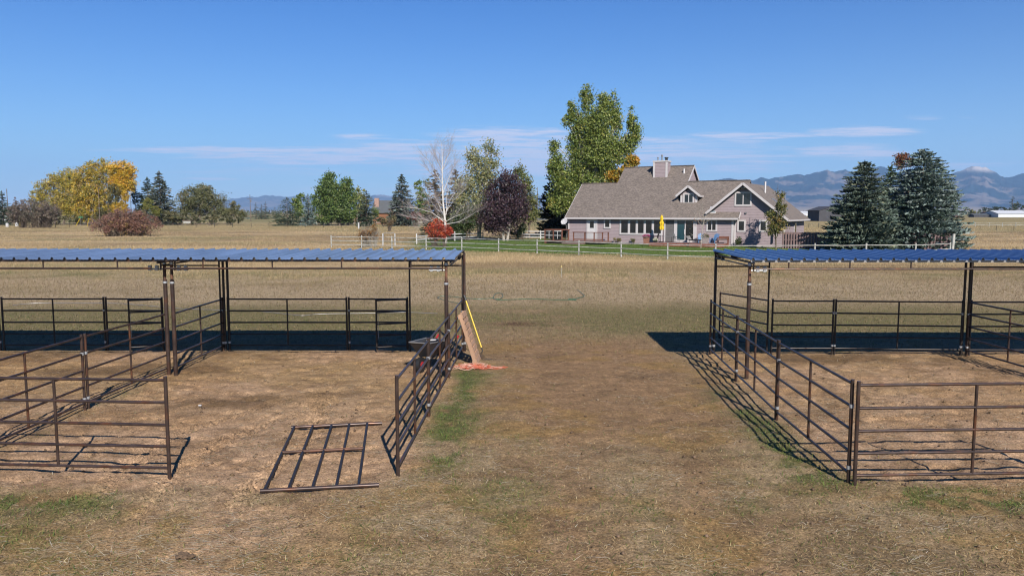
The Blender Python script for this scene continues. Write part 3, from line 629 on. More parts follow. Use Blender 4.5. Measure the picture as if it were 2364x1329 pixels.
def shingle_mat():
    m = mat('asphalt_shingles', (.198, .163, .14), .9, var=.08, scale=.9); nt = m.node_tree; N = nt.nodes; L = nt.links; b = N['Principled BSDF']; src = b.inputs['Base Color'].links[0].from_socket
    tc = [n for n in N if n.bl_idname == 'ShaderNodeTexCoord'][0]
    mp = N.new('ShaderNodeMapping'); mp.inputs['Scale'].default_value = (5.5, 11.0, 12.0); L.new(tc.outputs['Object'], mp.inputs[0])
    vo = N.new('ShaderNodeTexVoronoi'); vo.inputs['Scale'].default_value = 1.0; L.new(mp.outputs[0], vo.inputs['Vector'])
    mr = N.new('ShaderNodeMapRange'); mr.inputs[3].default_value = .68; mr.inputs[4].default_value = 1.34; sx = N.new('ShaderNodeSeparateColor'); L.new(vo.outputs['Color'], sx.inputs[0]); L.new(sx.outputs[0], mr.inputs[0])
    mu = N.new('ShaderNodeVectorMath'); mu.operation = 'SCALE'; L.new(src, mu.inputs[0]); L.new(mr.outputs[0], mu.inputs['Scale']); L.new(mu.outputs[0], b.inputs['Base Color'])
    return m
M['siding'] = siding_mat('mauve_siding', (.385, .31, .325))
M['shingle'] = shingle_mat()
M['trim'] = mat('pale_trim', (.66, .62, .62), .6, var=.04, scale=3)
M['glass'] = mat('dark_window_glass', (.018, .022, .024), .08, spec=.7)
M['curtain'] = mat('window_interior', (.05, .05, .05), .8, var=.6, scale=1.4)
M['slate'] = mat('dark_soffit', (.25, .20, .20), .8)
def rot_parent(o, p): o.parent = p
def house():
    o = thing('ranch_house', (HX0, HY0, 0), 'mauve-sided house with brown shingle roof, dormer and tall box chimney', 'house', rz=-HA)
    S, T, SH = M['siding'], M['trim'], M['shingle']
    ze, v0, v1, z1, v2, z2 = 3.45, -.5, 4.95, 8.08, 7.5, 10.25; sl_ = (z1 - ze) / (v1 - v0)
    zr = lambda v: ze + (v - v0) * sl_
    th = .16
    def roofpiece(name, pts, m=SH, parent=o, dz=th):
        return MB().prism([(a, b, c - dz) for a, b, c in pts], (0, 0, dz)).build(name, m, parent)
    # walls
    w = MB(); w.box(.25, 22.2, 0, 11.5, 0, 3.55)
    w.prism([(.27, .3, 3.54), (.27, 9.9, 3.54), (.27, v1, z1 - .25)], (.2, 0, 0))
    w.prism([(14.55, v1 - .2, z1 - .4), (14.55, v2 * 2 - v1 + .2, z1 - .4), (14.55, v2, z2 - .2)], (.2, 0, 0)); w.build('wall', S, o)
    rf = roofpiece('roof', [(0, v0, ze), (22.95, v0, ze), (22.95, v1, z1), (0, v1, z1)])
    q = roofpiece('roof', [(5.2, v1, z1), (15.0, v1, z1), (15.0, v2, z2), (5.2, v2, z2)])
    roofpiece('roof', [(0, v1, z1), (5.2, v1, z1), (5.2, 10.6, zr(v0) + .2), (0, 10.6, zr(v0) + .2)])
    roofpiece('roof', [(5.2, v2, z2), (15.0, v2, z2), (15.0, 15, 3.9), (5.2, 15, 3.9)])
    roofpiece('roof', [(15.0, v1, z1), (22.95, v1, z1), (22.95, 10.6, 3.6), (15.0, 10.6, 3.6)])
    # fascia, gutters and rakes
    MB().box(-.02, 22.9, v0 - .14, v0 - .003, ze - .24, ze - .03).build('gutter', T, o)
    def rake(p, q, wdt=.26, t=.05, off=-.02): return MB().bar(Vector(p) + Vector((0, 0, off - wdt / 2)), Vector(q) + Vector((0, 0, off - wdt / 2)), t, wdt).build('rake_board', T, o)
    rake((-.03, v0, ze), (-.03, v1, z1), .22); rake((22.98, v0 - .1, ze - .02), (22.98, 1.0, zr(1.0)), .26)
    rake((15.03, v1 - .1, z1 - .05), (15.03, v2, z2), .26); rake((15.03, v2, z2), (15.03, 10.4, 7.8), .26)
    MB().box(.3, 22.1, v0 + .02, -.003, ze - .20, ze - .16).build('soffit', M['slate'], o)
    MB().box(22.0, 22.24, -.05, .18, 0, 3.4).build('corner_trim', T, o)
    MB().box(.2, .42, -.03, .15, 0, 3.3).build('corner_trim', T, o)
    # ridge caps
    for a, b in (((0, v1, z1 + .02), (5.2, v1, z1 + .02)), ((5.2, v2, z2 + .02), (15, v2, z2 + .02)), ((15, v1, z1 + .02), (22.9, v1, z1 + .02))): MB().bar(a, b, .3, .07).build('ridge_cap', mat('ridge_shingle', (.16, .13, .115), .9, var=.2, scale=4) if 'ridge_shingle' not in bpy.data.materials else bpy.data.materials['ridge_shingle'], o)
    # windows and doors on the front wall
    def window(u0, u1, z0, z1_, v=-.003, panes=1, fr=.19, mat_t=T, name='window', par=o, weights=None, sill=False):
        f = MB(); y0, y1 = v - .07, v
        f.box(u0 - fr, u1 + fr, y0, y1, z0 - fr, z0); f.box(u0 - fr, u1 + fr, y0, y1, z1_, z1_ + fr); f.box(u0 - fr, u0, y0, y1, z0, z1_); f.box(u1, u1 + fr, y0, y1, z0, z1_)
        pw = (u1 - u0) / panes; mw = .10 if panes < 3 else .30
        for k in range(1, panes): f.box(u0 + k * pw - mw / 2, u0 + k * pw + mw / 2, y0 + .004, y1, z0, z1_)
        F = f.build(name, mat_t, par)
        for k in range(panes):
            a = u0 + k * pw + (mw / 2 if k else 0); b = u0 + (k + 1) * pw - (mw / 2 if k < panes - 1 else 0)
            MB().box(a, b, y1 - .045, y1 - .030, z0, z1_).build('pane', M['glass'], F)
        return F
    window(7.85, 13.2, 1.45, 3.12, panes=5, fr=.22)
    window(5.6, 6.2, 2.18, 3.15); window(19.15, 20.1, 1.95, 3.08, panes=2)
    d = MB(); d.box(3.15, 4.3, -.06, -.003, .42, 3.28); D = d.build('door', M['white'], o)
    MB().box(3.45, 4.0, -.075, -.062, 2.05, 2.95).build('pane', M['glass'], D); MB().ball((3.35, -.09, 1.5), .04).build('handle', M['zinc'], D)
    f = MB(); f.box(2.95, 3.15, -.09, -.003, .42, 3.4); f.box(4.3, 4.5, -.09, -.003, .42, 3.4); f.box(3.15, 4.3, -.09, -.003, 3.28, 3.4); f.build('door_frame', T, o)
    # porch bay left of the sliding door: its shade painted as a flat dark panel
    MB().box(13.75, 14.9, -.04, -.003, .45, 3.3).build('porch_bay_shade', mat('porch_shade_paint', (.16, .15, .15), .8, var=.2, scale=2), o)
    MB().box(13.62, 13.78, -.10, -.003, .4, 3.3).build('porch_post', T, o)
    f = MB(); f.box(14.9, 15.3, -.10, -.003, .35, 3.25); f.box(17.35, 17.75, -.10, -.003, .35, 3.25); f.box(15.3, 17.35, -.10, -.003, 3.08, 3.25); f.box(15.3, 17.35, -.12, -.003, .35, .68); f.box(16.27, 16.38, -.09, -.02, .68, 3.08)
    SD = f.build('sliding_door', T, o); tg = mat('blue_door_glass', (.02, .07, .09), .1, spec=.7)
    MB().box(15.3, 16.27, -.05, -.035, .68, 3.08).build('pane', tg, SD); MB().box(16.38, 17.35, -.05, -.035, .68, 3.08).build('pane', M['glass'], SD)
    MB().box(16.22, 16.26, -.13, -.06, 1.4, 2.0).build('handle', M['white'], SD)
    for u in (18.05, 21.2): MB().box(u - .07, u + .07, -.16, -.003, 2.75, 2.95).build('wall_lamp', M['galv'], o)
    # gable wing
    gu, gz, gw = 23.3, 7.6, 5.35; gs = .815; V1, V2 = -.40, 13.5; wv = .30
    gp = lambda u: gz - abs(u - gu) * gs
    roofpiece('roof', [(gu, V1, gz), (gu + gw, V1, gp(gu + gw)), (gu + gw, V2, gp(gu + gw)), (gu, V2, gz)])
    # left slope: front strip to the valley, then back
    def vmain(z): return v0 + (z - ze) / sl_
    uL = gu - 4.35
    roofpiece('roof', [(uL, V1, gp(uL)), (gu, V1, gz), (gu, vmain(gz) + .4, gz), (uL, vmain(gp(uL)) + .1, gp(uL))])
    roofpiece('roof', [(gu, 4.6, gz), (gu, V2, gz), (uL - 1, V2, gp(uL - 1)), (uL - 1, 9.8, gp(uL - 1))])
    MB().prism([(18.3, wv, 3.3), (28.05, wv, 0), (28.05, wv, gp(28.05) - .2), (gu, wv, gz - .2), (18.6, wv, gp(18.6) - .2)], (0, .2, 0)).build('gable_wall', S, o)
    MB().prism([(22.25, wv + .01, 0), (28.0, wv + .01, 0), (28.0, wv + .01, 3.35), (22.25, wv + .01, 3.35)], (0, .15, 0)).build('gable_wall', S, o)
    MB().box(27.85, 28.1, wv + .2, 12.9, 0, gp(28.1) - .17).build('side_wall', S, o)
    for s in (-1, 1):
        e = gu + s * (gw if s > 0 else 4.35)
        MB().bar((gu, V1 - .03, gz - .11), (e + .02 * s, V1 - .03, gp(e) - .11), .05, .27).build('rake_board', T, o)
    MB().box(gu + gw, gu + gw + .13, V1, V2, gp(gu + gw) - .2, gp(gu + gw) - .02).build('gutter', T, o)
    for a, b in (((27.88, wv - .03), (28.13, wv - .003)), ((22.26, wv - .03), (22.45, wv - .003))): MB().box(a[0], b[0], a[1], b[1], 0, 3.2 if a[0] > 25 else 3.5).build('corner_trim', T, o)
    MB().box(28.103, 28.13, wv + .0, wv + .25, 0, 3.1).build('corner_trim', T, o)
    window(22.4, 24.05, 5.02, 6.35, v=wv - .003, panes=2); window(22.8, 23.42, 1.95, 3.02, v=wv - .003); window(25.35, 25.95, 1.98, 3.02, v=wv - .003)
    F = MB().box(28.105, 28.16, 6.0, 7.4, 1.5, 2.9).build('window', T, o); MB().box(28.165, 28.18, 6.2, 7.2, 1.65, 2.75).build('pane', M['glass'], F)
    MB().box(23.5, 23.7, wv - .14, wv - .003, 3.95, 4.12).build('wall_lamp', M['galv'], o)
    mb = MB(); mb.ball((23.05, V1 + .45, 7.0), (.12, .18, .12)); mb.ball((23.4, V1 + .45, 7.05), (.12, .18, .12)); mb.box(23.1, 23.35, V1 + .5, V1 + .68, 6.9, 7.0); mb.build('flood_light', M['white'], o, True)
    MB().box(27.2, 27.35, V1 + .03, V1 + .18, 1.0, 3.3).build('downspout', T, o)
    # dormer
    (dl, _), (dr, _) = hloc(1572, 474, 1.9), hloc(1610, 474, 1.9); dv = 1.75; pu = (dl + dr) / 2 - .02; pz = 7.45; sz = .80; hw = 1.55
    MB().box(dl, dr, dv, 4.6, zr(dv) - .3, 6.25).build('dormer_wall', S, o)
    MB().prism([(dl, dv, 6.25), (dr, dv, 6.25), (pu, dv, 6.25 + (dr - dl) / 2 * sz)], (0, 2.4, 0)).build('dormer_wall', S, o)
    for s in (-1, 1):
        e = (pu + s * hw, pz - hw * sz); vb = vmain(pz) + .1; ve = vmain(e[1]) + .1
        roofpiece('dormer_roof', [(pu, dv - .4, pz), (e[0], dv - .4, e[1]), (e[0], ve, e[1]), (pu, vb, pz)], dz=.12)
        MB().bar((pu, dv - .43, pz - .11), (e[0], dv - .43, e[1] - .11), .05, .26).build('rake_board', T, o)
        MB().box(e[0] - .02 if s > 0 else e[0] - .1, e[0] + .1 if s > 0 else e[0] + .02, dv - .4, ve, e[1] - .22, e[1] - .05).build('fascia', T, o)
        MB().box(*( (dl - .02, dl + .24) if s < 0 else (dr - .24, dr + .02)), dv - .05, dv - .003, zr(dv) - .05, 6.2).build('corner_trim', T, o)
        MB().box(*( (dl - .04, dl - .003) if s < 0 else (dr + .003, dr + .04)), dv - .02, dv + .25, zr(dv + .2), 6.2).build('corner_trim', T, o)
    window(pu - .52, pu + .52, 5.35, 6.3, v=dv - .003, panes=2, fr=.2)
    # chimney with metal flues
    cv = 5.7; cu0, cu1 = hloc(1508, 400, cv)[0], hloc(1540, 400, cv)[0]; ct = hloc(1520, 372, cv)[1]
    C = MB().box(cu0, cu1, cv, cv + 1.35, zr(cv) - .3, ct - .12).build('chimney', S, o)
    for a in (cu0 - .03, cu1 - .22): MB().box(a, a + .25, cv - .03, cv + .15, zr(cv) - .05, ct - .1).build('chimney_trim', T, C)
    MB().box(cu1 + .003, cu1 + .03, cv - .02, cv + .2, zr(cv), ct - .1).build('chimney_trim', T, C)
    MB().box(cu0 - .08, cu1 + .08, cv - .08, cv + 1.43, ct - .12, ct + .06).build('chimney_cap', T, C)
    for (u, h_, r_, m_) in ((cu0 + .42, .55, .07, 'galv'), (cu0 + .98, .85, .08, 'galv'), (cu1 - .32, .50, .17, 'black')):
        MB().tube([(u, cv + .6, ct), (u, cv + .6, ct + h_)], r_, 12).tube([(u, cv + .6, ct + h_ * .72), (u, cv + .6, ct + h_)], r_ * 1.5, 12).build('flue', M[m_], C, True)
    MB().prism([(cu0 - 1.1, cv + .1, zr(cv + .1)), (cu0, cv + .02, zr(cv + .02)), (cu0, cv + 1.0, zr(cv + 1.0) + .02), (cu0 - .05, cv + .9, zr(cv + .9) + .75)], (-.01, .3, .02)).build('cricket', SH, o)
    # roof fittings
    MB().tube([(14.0, 6.3, zr(6.3) - .2), (14.0, 6.3, zr(6.3) + .55)], .11, 12).build('vent_pipe', M['white'], o, True)
    MB().tube([(24.6, 5.6, gp(24.6) - .2), (24.6, 5.6, gp(24.6) + 1.35)], .11, 12).build('vent_pipe', M['white'], o, True)
    MB().tube([(27.6, 2.5, gp(27.6) - .2), (27.6, 2.5, gp(27.6) + 2.3)], .05, 8).build('vent_pipe', M['galv'], o, True)
    for k in (0, 1.3): MB().bar((25.6 + k * .5, 5.0 + k, gp(25.6 + k * .5) + .07), (26.6 + k * .5, 5.0 + k, gp(26.6 + k * .5) + .07), .9, .10).build('roof_window', M['galv'], o)
    u_s = hloc(1644, 490, .1)[0]; a, b = .05, .95
    K = MB().prism([(u_s - .45, a, zr(a) + .05), (u_s + .45, a, zr(a) + .05), (u_s + .45, b, zr(b) + .05), (u_s - .45, b, zr(b) + .05)], (0, 0, .07)).build('skylight', M['trim'], o)
    MB().prism([(u_s - .38, a + .06, zr(a + .06) + .125), (u_s + .38, a + .06, zr(a + .06) + .125), (u_s + .38, b - .06, zr(b - .06) + .125), (u_s - .38, b - .06, zr(b - .06) + .125)], (0, 0, .01)).build('pane', mat('skylight_glass', (.45, .55, .62), .15, .3), K)
    MB().box(1.2, 27.8, -.035 + 0, -.003, .0, .22).build('foundation_strip', M['slate'], o) if False else None
house()
# ------------------------------------------------------------------ things round the house (house frame via hworld)
def hthing(name, u, v, label, cat, group=None, z=0, rz=0):
    x, y = hworld(u, v); return thing(name, (x, y, z), label, cat, group, rz=-HA + rz)
RW = M['redwood']
def decks():
    o = hthing('side_deck', 0, 0, 'low weathered deck with brown railing by the white side door', 'deck')
    MB().box(-1.3, 6.6, -3.1, -.15, .25, .42).build('deck_floor', mat('weathered_deck', (.26, .17, .15), .85, var=.2, scale=3), o)
    MB().box(1.2, 4.2, -3.9, -3.12, .05, .22).build('step', mat('deck_step', (.25, .17, .15), .85, var=.2, scale=3), o)
    for u in (2.4, 4.0, 5.3, 6.45): MB().box(u, u + .14, -3.05, -2.92, .42, 1.5).build('railing_post', RW, o)
    for u in (6.45,): MB().box(u, u + .14, -1.2, -1.06, .42, 1.5).build('railing_post', RW, o)
    MB().box(2.35, 6.62, -3.08, -2.88, 1.5, 1.58).build('top_rail', RW, o); MB().box(6.42, 6.62, -2.87, -1.0, 1.5, 1.58).build('top_rail', RW, o); MB().box(2.4, 6.6, -3.0, -2.95, .56, .70).build('bottom_rail', RW, o)
    mb = MB()
    for k in range(32): u = 2.55 + k * .125; mb.box(u, u + .025, -2.99, -2.965, .70, 1.5)
    mb.build('balusters', M['galv'], o)
    o = hthing('deck_enclosure', -.6, -1.7, 'brown wooden lattice enclosure with glass panes at the deck corner', 'enclosure')
    for (a, b) in ((-1.25, -1.0), (1.25, -1.0), (-1.25, 1.0), (1.25, 1.0), (0, -1.0)): MB().box(a - .07, a + .07, b - .07, b + .07, 0, 1.75).build('post', RW, o)
    MB().box(-1.36, 1.36, -1.12, 1.12, 1.75, 1.87).build('top_board', RW, o); MB().box(-1.3, 1.3, -1.05, 1.05, 0, .45).build('base_panel', RW, o)
    for (a, b) in ((-1.15, -.1), (.1, 1.15)):
        F = MB().box(a, b, -1.04, -1.0, .62, 1.6).build('pane', M['glass'], o); MB().box((a + b) / 2 - .03, (a + b) / 2 + .03, -1.06, -1.045, .62, 1.6).box(a, b, -1.063, -1.047, 1.05, 1.12).build('glazing_bar', M['white'], F)
    o = hthing('patio_deck', 16.5, -1.5, 'long low red-stained patio deck before the glass sliding door', 'deck')
    MB().box(-3.6, 5.2, -1.9, 1.35, .26, .42).build('deck_floor', mat('patio_boards', (.30, .19, .17), .85, var=.2, scale=3), o)
    MB().box(-3.63, 5.23, -1.96, -1.91, .02, .36).build('skirt_board', mat('red_stained_board', (.27, .075, .04), .75, var=.25, scale=2), o); MB().box(5.21, 5.27, -1.9, 1.35, .02, .36).build('skirt_board', bpy.data.materials['red_stained_board'], o)
decks()
def patio_stuff():
    Z0 = .42
    o = hthing('patio_umbrella', 13.95, -2.0, 'closed yellow patio umbrella standing on the red deck', 'umbrella', z=Z0)
    MB().tube([(0, 0, 0), (0, 0, 3.3)], .03, 8).build('pole', M['white'], o, True)
    mb = MB(); n = 16
    prof = [(1.15, .30), (1.45, .34), (1.75, .30), (1.78, .24), (2.2, .33), (2.45, .25), (2.5, .20), (3.0, .22), (3.3, .14), (3.5, .04)]
    for z, r in prof:
        z = 1.55 + (z - 1.15) * .77; r *= .8
        for k in range(n): t = 2 * math.pi * k / n; q = r * (1 + .22 * (k % 2) - .11); mb.v.append((q * math.cos(t), q * math.sin(t), z))
    for a in range(len(prof) - 1):
        for k in range(n): mb.f.append((a * n + k, a * n + (k + 1) % n, (a + 1) * n + (k + 1) % n, (a + 1) * n + k))
    mb.build('canopy', M['yellowcloth'], o); MB().tube([(0, 0, 1.98), (0, 0, 2.05)], .25, 12).build('strap', M['yellow'], o, True)
    MB().tube([(0, 0, 0), (0, 0, .12)], .28, 14).build('base', M['pipe_dark'], o, True)
    o = hthing('patio_table', 14.4, -1.55, 'patio table under the closed yellow umbrella', 'table', z=Z0)
    MB().box(-.9, .9, -.4, .4, .70, .74).build('tabletop', M['galv'], o)
    for a, b in ((-.8, -.33), (.8, -.33), (-.8, .33), (.8, .33)): MB().tube([(a, b, 0), (a, b, .7)], .025, 8).build('leg', M['pipe_dark'], o, True)
    for k, (u, v, r_, lb) in enumerate(((12.95, -1.3, 90, 'dark patio chair on the left side of the patio table'), (15.75, -1.45, -90, 'grey patio chair between the table and sliding door'))):
        o = hthing('patio_chair', u, v, lb, 'chair', 'chairs at the patio table', z=Z0, rz=R(r_))
        mm = M['galv'] if k else M['pipe_dark']
        MB().box(-.26, .26, -.26, .26, .42, .46).build('seat', mm, o); MB().hexa([(-.26, -.26, .46), (.26, -.26, .46), (.26, -.22, .46), (-.26, -.22, .46), (-.26, -.42, 1.05), (.26, -.42, 1.05), (.26, -.38, 1.05), (-.26, -.38, 1.05)]).build('backrest', mm, o)
        for a in (-.24, .24):
            for b in (-.22, .22): MB().tube([(a, b, 0), (a, b, .42)], .016, 6).build('leg', M['pipe_dark'], o, True)
            MB().tube([(a, .24, .42), (a, .24, .66), (a, -.32, .68)], .016, 6).build('armrest', M['pipe_dark'], o, True)
    def flowers(mb_c, rx, rz_, n, cols, name, parent, sz=.07):
        C = pick(n, cols, [1] * len(cols)); P = rng.normal(size=(n, 3)); P /= np.linalg.norm(P, axis=1)[:, None]; P[:, 2] = np.abs(P[:, 2]) - .25
        P = P * np.array([rx, rx, rz_]) * (.75 + .3 * rng.random((n, 1))) + np.array(mb_c); return leafcloud(name, P, sz, C, M['leaf'], parent)
    def pot(u, v, w, h_, lb, cat, fcols, rx, rzf, pm, z=0, group=None, gcols=((.06, .11, .03), (.10, .15, .04))):
        o = hthing('flower_pot', u, v, lb, cat, group, z=z)
        MB().hexa([(-w * .42, -w * .42, 0), (w * .42, -w * .42, 0), (w * .42, w * .42, 0), (-w * .42, w * .42, 0), (-w * .5, -w * .5, h_), (w * .5, -w * .5, h_), (w * .5, w * .5, h_), (-w * .5, w * .5, h_)]).build('pot', pm, o)
        flowers((0, 0, h_ + .05), rx * .9, rzf * .8, 260, gcols, 'foliage', o, .08); flowers((0, 0, h_ + .16), rx, rzf, 420, fcols, 'blossom', o, .07)
    tc_ = mat('terracotta_wood', (.33, .15, .10), .8, var=.2, scale=4); gy = mat('grey_planter', (.36, .30, .29), .8, var=.15, scale=4)
    pot(12.75, -4.0, .62, .75, 'square planter overflowing with magenta flowers at the deck corner', 'planter', [(.42, .02, .16), (.55, .04, .25), (.35, .015, .12)], .52, .34, tc_, .3)
    pot(13.55, -3.0, .34, .20, 'pot of white chrysanthemums beside the magenta planter', 'flower pot', [(.75, .75, .62), (.65, .66, .45)], .32, .30, M['black'], Z0)
    pot(19.75, -3.1, .62, .85, 'tall grey planter of dull red flowers beside the blue chairs', 'planter', [(.14, .05, .04), (.18, .10, .06), (.10, .12, .04)], .48, .42, gy, .3)
    bl = mat('blue_chair_paint', (.10, .26, .52), .6, var=.15, scale=6)
    for u, r_, lb in ((18.7, 25, 'blue slatted deck chair left of the grey planter'), (20.25, -20, 'blue slatted deck chair right of the grey planter')):
        o = hthing('deck_chair', u, -1.2, lb, 'chair', 'blue deck chairs', z=Z0, rz=R(r_))
        MB().hexa([(-.3, -.35, .40), (.3, -.35, .40), (.3, .3, .26), (-.3, .3, .26), (-.3, -.35, .43), (.3, -.35, .43), (.3, .3, .29), (-.3, .3, .29)]).build('seat', bl, o)
        mb = MB()
        for k in range(5): a = -.3 + k * .125; q = 1.05 + .08 * (1 - abs(k - 2) / 2); mb.hexa([(a, .25, .28), (a + .10, .25, .28), (a + .10, .28, .28), (a, .28, .28), (a - .02 * (2 - k), .62, q), (a + .10 - .02 * (2 - k), .62, q), (a + .10 - .02 * (2 - k), .65, q), (a - .02 * (2 - k), .65, q)])
        mb.build('backrest', bl, o)
        for s in (-1, 1):
            MB().box(s * .36 - .06, s * .36 + .06, -.4, .4, .56, .59).build('armrest', bl, o); MB().box(s * .34 - .03, s * .34 + .03, -.36, -.28, 0, .56).build('leg', bl, o); MB().box(s * .34 - .03, s * .34 + .03, .30, .38, 0, .56).build('leg', bl, o)
    o = hthing('wooden_bench', 21.3, -1.1, 'small wooden bench with grey cushion at the right end of the patio deck', 'bench', z=Z0)
    MB().box(-.65, .65, -.3, .3, .34, .40).build('seat', RW, o); MB().box(-.62, .55, -.28, .26, .40, .50).build('cushion', M['galv'], o); MB().box(-.65, .65, .26, .32, .40, .82).build('backrest', RW, o)
    for a in (-.62, .62):
        MB().box(a - .04, a + .04, -.3, -.22, 0, .62).build('leg', RW, o); MB().box(a - .04, a + .04, .22, .3, 0, .62).build('leg', RW, o); MB().box(a - .05, a + .05, -.32, .32, .62, .67).build('armrest', RW, o)
    o = hthing('patio_lounger', 17.9, -1.3, 'low dark patio lounger beside the bare young tree', 'lounger', z=Z0, rz=R(70))
    MB().box(-.35, .35, -.75, .6, .28, .40).build('seat', M['black'], o); MB().hexa([(-.35, .6, .3), (.35, .6, .3), (.35, .7, .3), (-.35, .7, .3), (-.35, 1.0, .8), (.35, 1.0, .8), (.35, 1.08, .8), (-.35, 1.08, .8)]).build('backrest', M['galv'], o)
    for a in (-.3, .3):
        for b in (-.7, .5): MB().tube([(a, b, 0), (a, b, .28)], .02, 6).build('leg', M['black'], o, True)
    x, y = G(1442, 563); o = thing('birdbath', (x, y, 0), 'grey stone birdbath on the lawn below the long window', 'birdbath', rz=0)
    st = mat('grey_stone', (.30, .30, .30), .85, var=.2, scale=6)
    MB().tube([(0, 0, 0), (0, 0, .08), (0, 0, .12), (0, 0, .75), (0, 0, .82)], [.22, .2, .1, .08, .14], 14).build('pedestal', st, o, True); MB().tube([(0, 0, .82), (0, 0, .86), (0, 0, .92)], [.2, .42, .46], 18).build('bowl', st, o, True)
    MB().tube([(0, 0, .01), (0, 0, .05)], [.75, .7], 18).build('paving', st, o, True)
    # satellite dish on a post
    o = hthing('satellite_dish', .25, -.62, 'white satellite dish on a thin post at the left corner of the house', 'satellite dish')
    MB().tube([(0, 0, 0), (0, 0, 2.3), (-.15, -.1, 2.85)], .035, 8).build('post', M['galv'], o, True)
    mb = MB(); n = 20; c = Vector((-.18, -.2, 2.85)); ax = Vector((-.15, -.9, .42)).normalized(); e1 = Vector((1, 0, 0)); e1 = (e1 - ax * e1.dot(ax)).normalized(); e2 = ax.cross(e1)
    rings = [(0, 0), (.25, .02), (.42, .06), (.52, .11)]
    mb.v.append(tuple(c))
    for r_, d in rings[1:]:
        for k in range(n): t = 2 * math.pi * k / n; mb.v.append(tuple(c + ax * d + e1 * r_ * math.cos(t) * .98 + e2 * r_ * math.sin(t) * .85))
    for k in range(n): mb.f.append((0, 1 + k, 1 + (k + 1) % n))
    for a in range(2):
        for k in range(n): mb.f.append((1 + a * n + k, 1 + (a + 1) * n + k, 1 + (a + 1) * n + (k + 1) % n, 1 + a * n + (k + 1) % n))
    dsh = mb.build('dish', M['white'], o, True); s_ = dsh.modifiers.new('t', 'SOLIDIFY'); s_.thickness = .015
    MB().tube([c - e2 * .42, c + ax * .55], .015, 6).ball(tuple(c + ax * .55), .05).build('feed_arm', M['galv'], o, True)
# ------------------------------------------------------------------ foliage builders
def leafcloud(name, P, size, C, m, parent, aspect=.62, flat=0.0, axis=None):
    """one quad leaf (or leaf cluster) at each point P, turned at random"""
    C = np.asarray(C) * (1.3 if m == M['leaf'] else 1.5 if m == M['needle'] else 1); n = len(P); size = np.broadcast_to(np.asarray(size, float), (n,)) * (.7 + .6 * rng.random(n))
    a = rng.normal(size=(n, 3)) if axis is None else axis + rng.normal(size=(n, 3)) * .35
    a /= np.linalg.norm(a, axis=1)[:, None]
    b = np.cross(a, rng.normal(size=(n, 3))); b /= np.linalg.norm(b, axis=1)[:, None] + 1e-9
    a = a * size[:, None] * .5; b = b * size[:, None] * .5 * aspect
    V = np.stack([P - a, P - a * .15 + b, P + a, P - a * .15 - b], 1).reshape(-1, 3); F = np.arange(n * 4).reshape(n, 4)
    return mesh_np(name, V, F, m, parent, cols=np.repeat(C, 4, axis=0))
def crown_points(blobs, n, clump=.42, gap=.0):
    """blobs: (x,y,z,rx,ry,rz). Leaf points gathered in clumps through the volume of each blob, thicker to the outside"""
    vol = np.array([b[3] * b[4] * b[5] for b in blobs]) ** .72; out = []; cid = []
    for b, w in zip(blobs, vol / vol.sum()):
        k = max(6, int(n * w)); nc = max(5, k // 34)
        d = rng.normal(size=(nc, 3)); d /= np.linalg.norm(d, axis=1)[:, None]; r = rng.random(nc) ** .38
        c = d * r[:, None] * .92
        which = rng.integers(0, nc, k); cs = clump * (.6 + .8 * rng.random(nc))
        p = c[which] * np.array(b[3:6]) + rng.normal(size=(k, 3)) * cs[which][:, None] * np.array([1, 1, .8]) * (min(b[3], b[5]) ** .5) * .62
        out.append(p + np.array(b[:3])); cid.append(which + 1000 * len(out))
    return np.concatenate(out), np.concatenate(cid)
def clumpcol(cid, pal, w, jit=.25):
    u, inv = np.unique(cid, return_inverse=True); base = pick(len(u), pal, w); c = base[inv]; n = len(inv)
    alt = pick(n, pal, w); t = rng.random((n, 1)) < .35
    return np.where(t, alt, c) * (1 + (rng.random((n, 1)) - .5) * jit)
